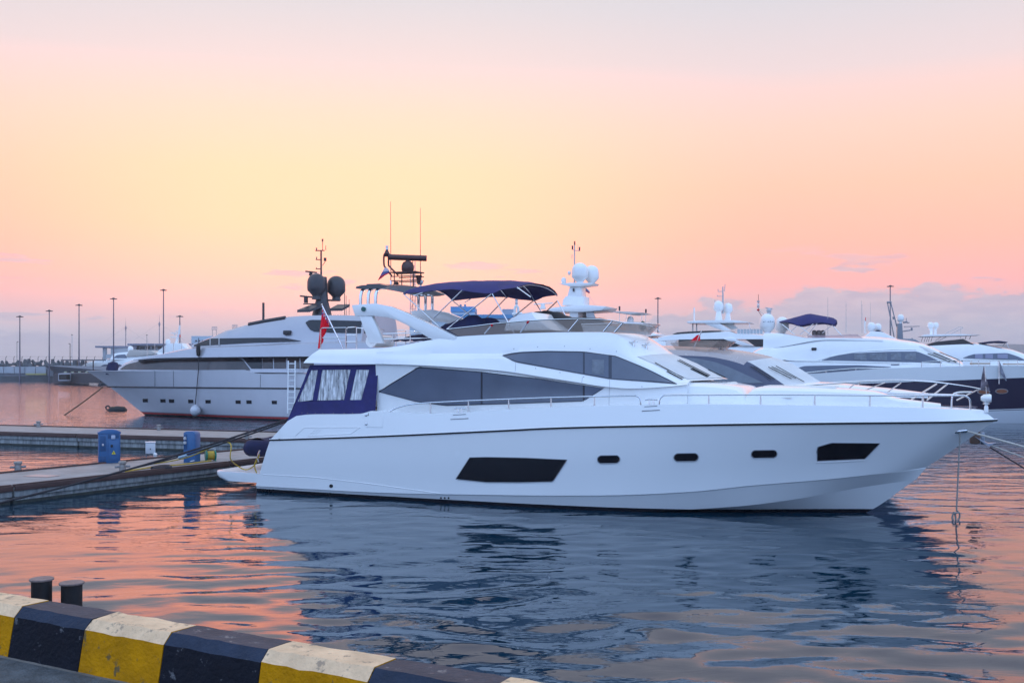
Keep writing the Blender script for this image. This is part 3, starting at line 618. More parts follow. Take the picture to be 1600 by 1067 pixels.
# foredeck trunk
vf_ = pchip([12,13.5,15,17,18.5,19.6], [1.75,1.62,1.42,1.0,.6,.2])
FT = traced(Y1, [(1048,600),(1073,598.5),(1110,600.5),(1145,605),(1157,609),(1164,621),(1170,611.5),(1178,607.3),(1202,606),(1300,609),(1334,611),(1366,614),(1402,624.5),(1440,629.5),(1470,633)], vf_)
ff = curve(FT); secs = []
for x in np.linspace(FT[0][0], FT[-1][0], 70):
    y, z = ff(x); z0 = zd(x)-.14; zc = max(z, z0+.02); dip = 0
    hl = [(x, y*1.13, z0), (x, y*1.10, z0*.5+zc*.5), (x, y*1.04, z0*.12+zc*.88), (x, y*.93, zc+.005), (x, y*.6, zc+.03)]
    secs.append(hl+[(x, 0, zc+.04)]+[(p[0], -p[1], p[2]) for p in reversed(hl)])
Y1.add('foredeck_trunk', loft(secs), WHITE, smooth=35)
a = Y1.at(1137,600,1.1); b = Y1.at(1158,597,.2)
zs = a[2]-.08; xs_ = a[0]
Y1.add('sun_lounge_backrest', (lambda m_: ([(p[0]-.2, p[1], zs-.03+(p[2]-zs)*.7) for p in m_[0]], m_[1]))(stube([(xs_-.1,-1.15,zs-.08),(xs_+.02,-.95,zs+.05),(xs_+.12,-.5,zs+.12),(xs_+.15,0,zs+.14),(xs_+.12,.5,zs+.12),(xs_+.02,.95,zs+.05),(xs_-.1,1.15,zs-.08)], .085, 12)), CREAM)
c = Y1.at(1230,604.5,.55); Y1.add('sunpad', box(c[0]+.3, 0, c[2]-.01, 1.9, 1.1, .08, .04, 3), CREAM)
h = Y1.at(1229,621,lambda x: vf_(x)*1.08); hc = Y1.add('foredeck_hatch_latch', tube([(h[0]-.13,h[1]-.03,h[2]),(h[0]+.13,h[1]-.03,h[2]+.004)], .02, 6), STEEL)

# stern: swimming platform, transom, cockpit enclosure
pz = Y1.at(396,738,2.35)[2]; px0 = Y1.at(343,745,2.0)[0]
out = [(px0+.5*(1-math.cos(t))-0, -2.0-.42*math.sin(t)) for t in np.linspace(0, math.pi/2, 7)]
plan = out+[(.2,-2.50),(.2,2.50)]+[(p[0], -p[1]) for p in reversed(out)]
rows = [[(x, y, z) for x, y in [((p[0]-q if p[0] < 0 else p[0]), p[1]) for p in plan]] for z, q in ((pz-.30,-.30),(pz-.20,-.06),(pz-.13,0),(pz-.02,0),(pz,-.025))]
Y1.add('swim_platform', loft(rows), WHITE)
Y1.add('platform_tread', loft([[(p[0]*.94, p[1]*.94, pz+z) for p in plan] for z in (.003,.012)]), mat('platform_tread', (.62,.60,.60), .6, noise=.08, nscale=6, bump=.2))
def cv(px, py): return 2.52-.16*(655-py)/85
cvs = Y1.add('cockpit_enclosure', join(
    Y1.sheet([(484.6,570.2),(540,570),(591.5,569.3)], [(480.5,578.6),(540,577.2),(591,578)], cv, 10, 2),
    Y1.sheet([(462.5,627.5),(520,625.5),(587.8,624)], [(447.8,659),(461,651),(473,648.5),(570,647),(586.6,641)], cv, 14, 3, .006, 1),
    Y1.sheet([(480.5,578.6),(486.3,578)], [(462.5,627.5),(465,627.5)], cv, 3, 5), Y1.sheet([(496.7,577.5),(503.7,577.2)], [(488.2,626),(495.8,626)], cv, 3, 5),
    Y1.sheet([(547.8,577),(557,577.5)], [(537.4,625),(546.4,625)], cv, 3, 5), Y1.sheet([(576.8,577.5),(591,578)], [(564.5,625),(587.8,624.5)], cv, 4, 5, .004)), NAVY)
vinyl = mat('clear_vinyl', (.86,.86,.90), .12, noise=.25, nscale=2.2, spec=.7, stretch=(7,7,.7), detail=5)
nt = vinyl.node_tree; b_ = nt.nodes['Principled BSDF']; nn = [n for n in nt.nodes if n.type == 'TEX_NOISE'][0]; mr_ = nt.nodes.new('ShaderNodeMapRange')
nt.links.new(nn.outputs[0], mr_.inputs[0]); mr_.inputs[1].default_value = .36; mr_.inputs[2].default_value = .68; mr_.inputs[3].default_value = .30; mr_.inputs[4].default_value = .95; nt.links.new(mr_.outputs[0], b_.inputs['Alpha']); translucent(vinyl, .0)  # pale streaks in colour and opacity imitate sky reflected in the vinyl
for k, (t_, q_) in enumerate((([(486.3,577.6),(496.7,577)], [(464.6,628),(488.2,625)]), ([(503.7,576.6),(547.8,576.6)], [(495.8,625.5),(537.4,624.5)]), ([(557,577),(576.8,577.3)], [(546.4,624.6),(565.5,625.5)]))):
    mk('clear_window', Y1.sheet(t_, q_, lambda x, y: cv(x, y)-.012, 12, 8, .010, k+3), vinyl, cvs)
e0, e1 = Y1.at(484.6,570.2,cv(0,570)), Y1.at(449,657,cv(0,657))
aft = grid([[(e0[0]+(e1[0]-e0[0])*t, (e0[1]+(e1[1]-e0[1])*t)*f, e0[2]+(e1[2]-e0[2])*t) for f in np.linspace(1,-1,9)] for t in np.linspace(0,1,5)])
mk('aft_curtain', aft, NAVY, cvs)
pc = Y1.sheet([(484.6,570.2),(591.5,569.3)], [(449,657),(586.6,641)], cv, 10, 6, .006, 2); mk('port_curtain', mirror_y(pc), vinyl, cvs)
for px in (472,481,493,504.5,521,538,551): 
    q = Y1.at(px, 645, cv(px, 645)+.012); mk('snap_fastener', lathe([(.018,-.008),(.018,.006),(.008,.012)], q, 8), STEEL, cvs)
tr = Y1.at(449,658,2.5); Y1.add('cockpit_sofa', join(box(tr[0]+1.0, 0, tr[2]-.05, .7, 3.6, .45, .08), box(tr[0]+.62, 0, tr[2]+.25, .22, 3.6, .55, .07)), CREAM)
Y1.add('cockpit_table', join(box(tr[0]+2.0, 0, tr[2]+.36, .8, 1.4, .05, .02), lathe([(.08,-.1),(.06,.34)], (tr[0]+2.0,0,tr[2]), 10)), TEAK)

# railings
def rail(name, pts, vfun, posts, foot, r=.021, mir=True):
    P = smoothpath([Y1.at(px, py, vfun) for px, py in pts], 5)
    for s_ in ((1, -1) if mir else (1,)):
        o = Y1.add(name, tube([(p[0], p[1]*s_, p[2]) for p in P], r, 8), STEEL)
        for px, pt in posts:
            a = Y1.at(px, pt, vfun); zf = zd(a[0])-.05
            mk('stanchion', tube([(a[0], a[1]*s_, a[2]), (a[0], a[1]*s_, zf+.12), (a[0], a[1]*s_, zf)], r*.9, 8, r*1.3), STEEL, o)
vr = lambda x: max(.0, bg_(x)-.075)
rail('guard_rail', [(609,642.5),(622,636.5),(644,631.5),(672,629),(732,626),(795,623.4),(861,621),(929,619.3),(985,618.2),(995,618.8),(999.5,622),(1001,628),(1001.3,634)], vr, [(673,629),(732,626),(795,623.4),(861,621),(929,619.3)], 0)
rail('guard_rail', [(1030,633),(1031,624.5),(1035,619.5),(1044,617.3),(1107,617),(1188,616.8),(1273,617),(1359,617.7),(1441,618),(1500,618.2),(1508,619),(1514,622.5),(1516,628),(1516.3,641)], vr, [(1107.5,617),(1188.5,616.8),(1273,617),(1359,617.7),(1441.5,618)], 0)
bx = 20.35; bz = zd(20.2); sx_ = Y1.at(1541,636,0)[0]-bx
pul = Y1.add('bow_pulpit', join(stube([(bx-.35,-.30,bz-.02),(bx-.33,-.29,bz+.30),(bx-.20,-.26,bz+.40),(bx+.10,-.14,bz+.42),(bx+.14,0,bz+.42),(bx+.10,.14,bz+.42),(bx-.20,.26,bz+.40),(bx-.33,.29,bz+.30),(bx-.35,.30,bz-.02)], .021, 8)), STEEL)
sl = Y1.add('bow_searchlight', join(lathe([(.055,-.05),(.05,.10),(.03,.14),(.09,.17),(.02,.21)], (bx+sx_,0,bz-.05), 14)), WHITE)
lh = lathe([(.05,-.15),(.10,-.08),(.118,.06),(.10,.10)], (0,0,0), 16); mk('lamp_head', ([(p[2]+bx+sx_+.02, p[1], p[0]+bz+.26) for p in lh[0]], lh[1]), WHITE, sl)
def flag_mesh(c, tops, bots, n=10, m=8, wav=.05, axis=(0,1,0)):
    ax = Vector(axis); T, B = resample(tops, n), resample(bots, n); rows = []
    for i in range(n):
        rows.append([tuple(Vector(B[i]+(T[i]-B[i])*j/m)+ax*wav*math.sin(i*1.15+j*.5)*(i/(n-1))**.6) for j in range(m+1)])
    return grid(rows)
js = Y1.add('jack_staff', tube([Y1.at(1541,616,0), Y1.at(1538,571,0)], .012, 6), STEEL)
mk('pennant', flag_mesh(0, [Y1.at(1538,571,0), Y1.at(1540,588,0), Y1.at(1546,606,0), Y1.at(1546,612,0)], [Y1.at(1537,572,0), Y1.at(1533.5,590,0), Y1.at(1532,606,0), Y1.at(1533,610,0)], 12, 6, .03), mat('skull_pennant', (.05,.03,.04), .8, noise=.9, nscale=4.5, col2=(.32,.28,.32)), js)
# bow fairlead
h = Y1.hit(bH, 1500, 673, .01); fl_ = Y1.add('bow_fairlead', tube([h+Vector((-.16,-.07*0,-.02)), h+Vector((.16,.05,.02))], .05, 10), STEEL)
hp = h

# ---- flybridge: screen, rail, covers, helm
base = [(716,525),(755,523.2),(790,521.8),(877,519),(935,518.8),(958,520.5)]; toprail = [(698,514.5),(735,510.5),(770,506),(815,501.8),(850,499.5),(907,498),(940,499),(957,501),(974,504.2)]
vT2 = lambda x: vT(x)-.02
scrT = [Y1.at(*p, vT2) for p in resample(toprail, 30)]; scrB = [Y1.at(*p, vT2) for p in resample(base, 30)]
fs = []
for s_ in (1, -1): fs.append(grid([[(p[0], p[1]*s_, p[2]) for p in scrB], [((p[0]+q[0])/2, (p[1]+q[1])/2*s_, (p[2]+q[2])/2) for p, q in zip(scrB, scrT)], [(p[0], p[1]*s_, p[2]) for p in scrT]]))
eb, et = scrB[-1], scrT[-1]
fr = grid([[(p[0]+.55*(1-f*f), p[1]*f, p[2]) for f in np.linspace(1,-1,13)] for p in (eb, lerp(eb, et, .5), et)])
scr = Y1.add('flybridge_screen', join(fs[0], fs[1], fr), TINT)
tr_path = scrT+[(et[0]+.55*(1-f*f), et[1]*f, et[2]) for f in np.linspace(1,-1,13)[1:]]+[(p[0], -p[1], p[2]) for p in reversed(scrT)][1:]
mk('screen_rail', tube(tr_path, .018, 6), STEEL, scr)
for a, b in (((769,507.5),(757,521.5)), ((826,501.5),(813,519.5)), ((904,499),(888,518)), ((957,501.5),(943,518)), ((973,505),(960,519.5))):
    mk('screen_brace', tube([Y1.at(*a, lambda x: vT(x)-.03), Y1.at(*b, lambda x: vT(x)-.03)], .024, 6), PALEGREY if a[0] < 850 else STEEL, scr)
for a, b in (((769,507.5),(767.5,509.5)), ((826,501.5),(823.5,505))): mk('brace_tip', tube([Y1.at(*a, lambda x: vT(x)), Y1.at(*b, lambda x: vT(x))], .03, 6), REDF, scr)
def hump(pts, v0, v1, vb, n=9, rr=.35):
    """soft cover: outline of the top in the photograph, rounded over between two lateral offsets"""
    P = [Y1.at(px, py, (v0+v1)/2) for px, py in resample(pts, 22)]; rows = []
    for k in range(n):
        t = k/(n-1); e = (1-abs(2*t-1)**3)
        rows.append([(p[0]+.02*math.sin(5*t+i), -(v0+(v1-v0)*t), vb+(p[2]-vb)*e+.012*math.sin(i*1.3+k)) for i, p in enumerate(P)])
    return grid(rows)
zf = Y1.at(800,523,1.5)[2]-.05
Y1.add('seat_cover', hump([(692,516),(700,506),(712,503),(725,499),(734,493.5),(744,492),(752,497),(760,503),(768,507)], .2, 1.6, zf), NAVYCOVER)
Y1.add('seat_cover', hump([(755,508),(758,497.5),(764,495.5),(771,497),(777,504),(790,503.5),(806,499),(822,494.5)], -.4, 1.3, zf), NAVYCOVER)
Y1.add('seat_cover', hump([(640,531),(655,524),(672,521.5),(690,524),(706,529)], -1.2, 1.2, Y1.at(660,533,1)[2]), NAVYCOVER)
hc = [Y1.at(px, py, .7) for px, py in ((802,518),(806,505),(814,498),(827,492),(845,489.5),(850,497.5),(877,517))]
Y1.add('helm_console', prism([(p[0], p[2]) for p in hc], -1.45, .25, .05), WHITE)
Y1.add('helm_cover', hump([(829,492),(840,487),(855,485.3),(872,487.5),(888,494),(902,500.5)], -1.4, -.1, zf), mat('black_cover', (.015,.015,.02), .7, noise=.3, nscale=5, bump=.3, bscale=6))

# ---- radar arch, hardtop, antennas
va = 2.03
arch = [(549,476.7),(586,474),(610.6,479),(630,487),(647,495),(680,510.5),(713,526.7),(709,533.5),(691,537.5),(671.5,528.8),(652,517.5),(635,507.5),(620,500.5),(605.7,496),(581,493.6),(554.5,494)]
leg = [(560.6,493),(580,493),(590,515),(598.4,536.5),(577,536.5),(568,515)]
A1 = [Y1.at(px, py, va) for px, py in arch]; A2 = [Y1.at(px, py, va-.02) for px, py in leg]
for s_ in (1, -1):
    f = (lambda m_: m_) if s_ == 1 else mirror_y
    ao = Y1.add('radar_arch', f(prism([(p[0], p[2]) for p in A1], -va, -va+.24, .022)), WHITE)
    mk('arch_leg', f(prism([(p[0], p[2]) for p in A2], -va+.03, -va+.22, .03)), WHITE, ao)
q = Y1.at(568.5,483,va+.0); Y1.add('navigation_light', join(([(p[0]+q[0], p[2]-va-.02, p[1]+q[2]) for p in lathe([(.07,-.03),(.07,.02),(.03,.06)], (0,0,0), 16)[0]], lathe([(.07,-.03),(.07,.02),(.03,.06)], (0,0,0), 16)[1])), mat('green_lens', (.01,.10,.09), .1))
z0 = Y1.at(565,478,va-.13)[2]; z1 = Y1.at(577,452,va-.5)[2]
hx = [Y1.at(px, 470, va-.13)[0] for px in (563.5,575.5,587)]
for s_ in (1, -1):
    for x in hx: Y1.add('hardtop_tube', stube([(x, s_*-(va-.13), z0-.05), (x, s_*-(va-.13), z0+.30), (x+.03, s_*-(va-.2), z1-.04), (x+.06, s_*-(va-.38), z1+.03), (x+.06, s_*-(va-.55), z1+.03)], .052, 10), STEEL)
xm = (hx[0]+hx[2])/2+.1
ht = [[(xm+dx_*(1.0+.05*math.cos(y)), y, z1+.02+dz_+.10*(1-(y/1.95)**2)) for dx_, dz_ in ((-.52,-.02),(-.50,.04),(-.3,.075),(.35,.075),(.60,.03),(.62,-.01),(.4,-.04),(-.35,-.04))] for y in np.linspace(-1.95,1.95,15)]
hd = Y1.add('hardtop', loft(ht), CARBON)
zt = z1+.19
mk('hardtop_hatch', box(xm-.18, -1.0, z1+.15, .5, .9, .05, .02), CARBON, hd)
rp = Y1.at(637,430,0); rx = rp[0]
RB = mat('radar_brown', (.085,.038,.038), .45, noise=.2, nscale=6)
rm = Y1.add('radar_frame', join(*[tube([(rx+a, b, zt-.04), (rx+a, b, zt+.42)], .017, 6) for a in (-.35,.35) for b in (-.25,.25)], *[tube([(rx-.45, b, zt+z), (rx+.45, b, zt+z)], .017, 6) for b in (-.25,.25) for z in (.16,.30)],
    box(rx, 0, zt+.43, .9, .6, .04, .015)), RB)
ped = mk('radar_pedestal', lathe([(.16,.45),(.20,.52),(.20,.66),(.15,.76),(.07,.80),(.05,.86)], (rx,0,zt), 16), RB, rm)
ab = [(p[0]*math.cos(.08)-p[1]*math.sin(.08), p[1], p[2]) for p in tube([(-.58,-.25,0),(.58,.25,-.04)], .095, 10)[0]]
mk('radar_array', ([(p[0]+rx, p[1], p[2]+zt+.93) for p in ab], tube([(-.58,-.25,0),(.58,.25,-.04)], .095, 10)[1]), RB, rm)
mk('horn', lathe([(.05,-.1),(.09,.1),(.11,.14)], (rx+.45,-.1,zt+.18), 12), RB, rm)
mk('floodlight', lathe([(.06,-.08),(.11,-.02),(.09,.06),(.03,.08)], (rx+.38,.12,zt+.12), 14), PALEGREY, rm)
mk('floodlight', lathe([(.05,-.06),(.09,-.02),(.07,.05),(.03,.06)], (rx-.42,.0,zt+.10), 14), RB, rm)
mm = [Y1.at(px, py, .1) for px, py in ((612,431),(602,418),(600,413),(600,400),(603,396),(607,397))]; m2 = [Y1.at(px, py, -.15) for px, py in ((622,430),(609,417),(607,413),(607,402),(605,397))]
ms = Y1.add('light_mast', join(stube(mm, .03, 8, 4), stube(m2, .03, 8, 4)), RB)
q = Y1.at(604.5,400,0); mk('mast_head', join(lathe([(.10,-.02),(.12,.04),(.07,.12),(.04,.2)], q, 12), tube([(q[0],q[1],q[2]),(q[0]+.28,q[1],q[2]+.0)], .02, 6)), RB, ms)
mk('anchor_light', lathe([(.05,.20),(.05,.24),(.03,.26),(.05,.28),(.05,.33)], q, 10), WHITE, ms)
for (px, t_, b_2, v_) in ((610.3,315,447,.25),(656.7,325,455,-.2)):
    a, b = Y1.at(px+.4, b_2, v_), Y1.at(px, t_, v_); an = Y1.add('whip_antenna', tube([a, lerp(a,b,.5), b], .015, 6, .006), mat('antenna_brown', (.12,.10,.10), .4)); mk('antenna_base', lathe([(.04,-.05),(.03,.18)], a, 8), STEEL, an)
# courtesy flag and ensign
def tricolour(name, cols):
    return [mat(f'{name}_{k}', c, .75, noise=.1, nscale=6) for k, c in enumerate(cols)]
P_ = lambda px, py: Y1.at(px, py, .3)
ft = flag_mesh(0, [P_(601,418),(P_(607,420)),P_(609,424)], [P_(590,438.5),P_(594,436),P_(609,426)], 8, 9, .03)
mi = [min(2, j//3) for i in range(7) for j in range(9)]
Y1.add('courtesy_flag', ft, tricolour('courtesy', [(.55,.02,.05),(.10,.12,.28),(.62,.55,.60)]), midx=mi[::1])
a, b = Y1.at(536,545,.0), Y1.at(503,477,.0); es = Y1.add('ensign_staff', tube([a, b], .022, 8), STEEL); mk('staff_finial', lathe([(.03,-.02),(.035,.02),(.01,.05)], b, 8), STEEL, es)
P_ = lambda px, py: Y1.at(px, py, 0.0)
fm = flag_mesh(0, [P_(504,479),P_(509,489),P_(514,500),P_(515,507)], [P_(496.5,545),P_(501,543),P_(505,532),P_(507,520)], 14, 16, .05)
mi = []
for i in range(13):
    for j in range(16): mi.append(1 if (j >= 13 and (i+j) % 3 == 0) else (2 if j >= 13 and (i+j) % 3 == 1 else 0))
mk('ensign', fm, [REDF, WHITEF, BLUEF], es, midx=mi)
# aft flybridge rails
zr = Y1.at(560,545,1.8)[2]
for pts, v_ in (([(541,546),(541,514),(544,511.5),(553,511),(557,511.5),(557,546)], 1.6), ([(541,523),(557,523)], 1.6), ([(541,534),(557,534)], 1.6), ([(557,512),(600,516)], 1.6), ([(501,546),(501,515),(504,512.5)], .6), ([(504,512.5),(541,512)], .9), ([(504,528),(541,528)], .9),
               ([(598,521.5),(668,519.5)], 1.9), ([(598,530),(672,528)], 1.9), ([(641,521),(641,533)], 1.9), ([(614,521),(614,535)], 1.9)):
    Y1.add('flybridge_rail', tube([Y1.at(px, py, v_) for px, py in pts], .018, 6), STEEL)
    if v_ > 1.2: Y1.add('flybridge_rail', mirror_y(tube([Y1.at(px, py, v_) for px, py in pts], .018, 6)), STEEL)
pr = Y1.at(575,532,1.3); Y1.add('liferaft_canister', tube([(pr[0]-.3,0.6,pr[2]),(pr[0]-.3,-.6,pr[2])], .2, 14), WHITE)

# ---- bimini
W_ = 1.72
be_ = curve([(lambda q: (q[0], q[2]))(Y1.at(px, py, W_)) for px, py in ((629,459),(652,457),(675,454.5),(700,452.5),(722,453.5),(745,457.3),(769,458.5),(785,452.5),(808,449))])
bc_ = curve([(lambda q: (q[0], q[2]))(Y1.at(px, py, 0.0)) for px, py in ((655,454),(682,447),(715,441.5),(750,440.3),(785,439),(812,440),(840,444.5),(860,448))])
bx0, bx1 = Y1.at(629,459,W_)[0], Y1.at(808,449,W_)[0]; rows = []
for i in range(46):
    x = bx0+(bx1-bx0)*i/45; ze, zc = be_(x), max(bc_(x), be_(x)+.05); row = []
    for k in range(19):
        s_ = -1+2*k/18; row.append((x+.10*(1-s_*s_)*(1 if i > 40 else 0), s_*W_, ze+(zc-ze)*(1-abs(s_)**2.6)+.014*math.sin(i*.55+k*.9)*math.sin(k*1.1+i*.2)*(1-s_*s_*.5)))
    rows.append(row)
topv, topf = grid(rows); bot = ([(p[0], p[1]*.997, p[2]-.012) for p in topv], [tuple(reversed(f)) for f in topf])
bim = Y1.add('bimini_canopy', join((topv, topf), bot), NAVY)
poles = [((631,460),(686,510),1), ((722.5,453.5),(677.5,496.5),1), ((661,457),(648,462),1), ((769,458.5),(698,514.5),1), ((769,459),(804,522),1), ((808,449),(829,464),0)]
for a, b, mir in poles:
    pa, pb = Y1.at(*a, W_-.02), Y1.at(*b, W_+.06)
    for s_ in ((1, -1) if mir else (1,)): mk('bimini_pole', tube([(pa[0], pa[1]*s_, pa[2]), (pb[0], pb[1]*s_, pb[2])], .017, 6), STEEL, bim)
for a, b in (((871,470),(847,493)), ((871,470),(890,505))): mk('bimini_pole', tube([Y1.at(*a, -W_+.05), Y1.at(*b, -W_+.1)], .017, 6), STEEL, bim)
for px, py in ((631,460),(722.5,453.5),(769,458.5),(807.5,449)):
    x = Y1.at(px, py, W_)[0]; ze, zc = be_(x), max(bc_(x), be_(x)+.05)
    mk('bimini_bow', tube([(x, s_*W_*.985, ze+(zc-ze)*(1-abs(s_)**2.6)-.035) for s_ in np.linspace(-1,1,15)], .017, 6), STEEL, bim)
# roof fittings forward of the screen
for px, py in ((990,541),(1010,545)):
    h = Y1.hit(bS, px, py, .0)
    if h is not None: Y1.add('roof_light', join(lathe([(.03,-.02),(.025,.10),(.05,.12),(.05,.17)], h, 10), tube([(h.x-.12,h.y,h.z+.12),(h.x+.12,h.y,h.z+.12)], .02, 6)), STEEL)
# covered tender carried across the platform
tq = Y1.at(395,700,1.2)
td = empty('dinghy', (Y1.M @ Vector((px0+1.15, 0, pz)))[:], Y1.ang, 'small inflatable dinghy under a dark cover on the swim platform', 'dinghy')
zt_ = tq[2]-pz
mk('tube', join(stube([(-.28,1.5,zt_),(-.3,.2,zt_),(-.26,-1.3,zt_+.02),(-.02,-1.75,zt_+.06),(.26,-1.3,zt_+.02),(.3,.2,zt_),(.28,1.5,zt_)], .27, 14)), NAVYCOVER, td)
mk('cover', grid([[(x, y, zt_+.24+.12*math.cos(x*4)+.02*math.sin(y*7+x*5)) for x in np.linspace(-.34,.34,7)] for y in np.linspace(-1.55,1.5,16)]), NAVYCOVER, td)
mk('keel', loft([[(x*w_, y, zt_-.1-d_*(1-abs(x)/.3)) for x in (-.3,-.15,0,.15,.3)]+[(.3*w_,y,zt_),(-.3*w_,y,zt_)] for y, w_, d_ in ((-1.6,.3,.05),(-1.0,1,.22),(1.4,1,.26))]), WHITE, td)
mk('chock', join(box(0,-.8,(zt_-.3)/2,.5,.08,zt_-.28,.01), box(0,.8,(zt_-.3)/2,.5,.08,zt_-.28,.01)), STEEL, td)
# ------------------------------------------------------------------ generic pieces for the other boats
def plan_of(L, B, nose=1.0):
    return pchip([-2, 0, .35*L, .55*L, .72*L, .86*L, .95*L, L], [.90*B, .93*B, B, .98*B, .82*B, .50*B*nose, .20*B*nose, 0])
def simple_hull(bt, L, B, sheer, paint, rake=3.5, nose=1.0, kn=.8):
    """sheer: [(x, z)] from the stern to the bow tip; the stem falls back by rake at the waterline"""
    pl = plan_of(L, B, nose); zs = curve(sheer); wl_ = pchip([-2, 0, .35*L, .55*L, .72*L, .86*L, L], [.84*B, .88*B, .93*B, .86*B, .62*B, .30*B, 0]); n = 54; rows = []
    def line(f):
        out = []
        for i in range(n):
            t = 1-(1-i/(n-1))**1.2; xe = L-rake*(1-f)**kn; x = xe*t; xr = x*L/xe
            y = pl(xr)*f**(.75)+wl_(xr)*(1-f**(.75)); z = zs(xr)*f
            out.append((x, -y, z))
        return out
    rows.append([(x*.97, 0, -.6) for x, y, z in line(0)]); rows += [line(f) for f in (0,.1,.25,.45,.65,.82,.93,1.0)]
    e = rows[-1]; rows.append([(p[0]-.08*(k == n-1), p[1]+min(.12, -p[1]), p[2]) for k, p in enumerate(e)])
    st = grid(rows); stern = [r_[0] for r_ in rows]; cap = (stern+[(p[0], -p[1], p[2]) for p in stern[::-1]], [tuple(range(2*len(stern)))])
    o = bt.add('hull', join(st, mirror_y(st), cap), paint, smooth=24)
    bt.add('deck', grid([[(p[0], p[1]*f, p[2]-.06) for f in np.linspace(1,-1,7)] for p in e]), WHITE)
    return bvh_of(st if bt.side > 0 else mirror_y(st)), pl, zs
def tier(bt, name, top, bot, v, tum=.25, m=None, crown=.08, parent=None, n=40, shoulder=.12, tops=None, bulge=0.0):
    """deckhouse between a traced top and bottom outline; v: half-width (number or function of x)"""
    vf = v if callable(v) else (lambda x: v)
    T = [bt.at(px, py, lambda x: max(.05, vf(x)-tum)) if callable(v) else bt.at(px, py, v-tum) for px, py in top]; B_ = [bt.at(px, py, v) for px, py in bot]
    ft, fb = curve([(p[0], p[2]) for p in T]), curve([(p[0], p[2]) for p in B_]); x0, x1 = max(min(p[0] for p in T), min(p[0] for p in B_)), min(max(p[0] for p in T), max(p[0] for p in B_)); secs = []
    for x in np.linspace(x0, x1, n):
        zt, zb = ft(x), fb(x); zt = max(zt, zb+.01); w = vf(x); q = (zt-zb); wt_ = max(.03, w-tum*min(1, q/.8))
        hl = [(x, -w, zb), (x, -(w*.5+wt_*.5), zb+q*.5), (x, -(w*.12+wt_*.88), zb+q*(1-shoulder)), (x, -wt_*.94, zt), (x, -wt_*.6, zt+crown*.6)]
        if bulge:
            xb = bt.at(*tops[2], v)[0]-1.2; bl_ = bulge*min(1, max(0, (x-xb)/1.6)); hl = [(p[0]+(bl_*(1-(p[1]/wt_)**2) if i_ >= 3 else 0), p[1], p[2]) for i_, p in enumerate(hl)]
        secs.append(hl+[(x+(bl_ if bulge else 0), 0, zt+crown)]+[(p[0], -p[1], p[2]) for p in reversed(hl)])
    vf_m = loft(secs); xs_c = np.linspace(x0, x1, n)
    if tops:                                                     # roof (and, forward of a split, the windscreen) in materials of their own
        xs_split = bt.at(*tops[2], v)[0]; mi = [((2 if xs_c[i] > xs_split else 1) if 2 <= j <= 7 else 0) if 3 <= j <= 6 or (j in (2, 7) and xs_c[i] <= xs_split) else 0 for i in range(n-1) for j in range(11)]+[0, 0]
        o = bt.add(name, vf_m, [m or WHITE, tops[0], tops[1]], parent, smooth=32, midx=mi)
    else: o = bt.add(name, vf_m, m or WHITE, parent, smooth=32)
    return o, bvh_of(vf_m)
def plate(bt, name, pts, v, v0, v1, m=None, bev=.02, parent=None):
    """profile traced at offset v, as thick as v0..v1 across the boat"""
    P = [bt.at(px, py, v) for px, py in pts]; return bt.add(name, prism([(p[0], p[2]) for p in P], -bt.side*v0, -bt.side*v1, bev), m or WHITE, parent)
def dome(bt, px, py, r_px, v, m, squash=1.0, parent=None, base=True):
    c = bt.at(px, py, v); D = (bt.M @ Vector(c)).y; r = r_px/FPX*D; h = r*squash
    prof = [(.45*r,-1.25*h),(.55*r,-1.1*h),(.96*r,-.72*h),(r,-.5*h),(r,.1*h),(.94*r,.4*h),(.78*r,.68*h),(.5*r,.9*h),(.2*r,.99*h),(.02*r,h)]
    o = bt.add('satellite_dome', lathe(prof, c, 20), m, parent)
    if base: mk('dome_base', lathe([(.5*r,-1.6*h),(.42*r,-1.2*h)], c, 12), m, o)
    return o
def bar(bt, name, pts, v, r_px, m, parent=None, r2=None, vb=None):
    P = [bt.at(px, py, v if vb is None else v+(vb-v)*k/(len(pts)-1)) for k, (px, py) in enumerate(pts)]; D = (bt.M @ Vector(P[0])).y
    return bt.add(name, tube(P, r_px/FPX*D, 6, None if r2 is None else r2/FPX*D), m, parent)
def rails(bt, top, vfun, foot, n, r=.02, mir=True, m=None):
    P = smoothpath([bt.at(px, py, vfun) for px, py in top], 4)
    for s_ in ((1,-1) if mir else (1,)):
        o = bt.add('guard_rail', tube([(p[0], p[1]*s_, p[2]) for p in P], r, 6), m or STEEL)
        for q in resample([tuple(p) for p in P], n):
            mk('stanchion', tube([(q[0], q[1]*s_, q[2]), (q[0], q[1]*s_, q[2]-foot)], r*.8, 5), m or STEEL, o)
def hull_decal(bt, bvh, name, px, py, rx, ry, m, parent=None):
    d_ = disc(bt, bvh, px, py, rx, ry, .02, 14)
    if d_[0]: return bt.add(name, d_, m, parent)

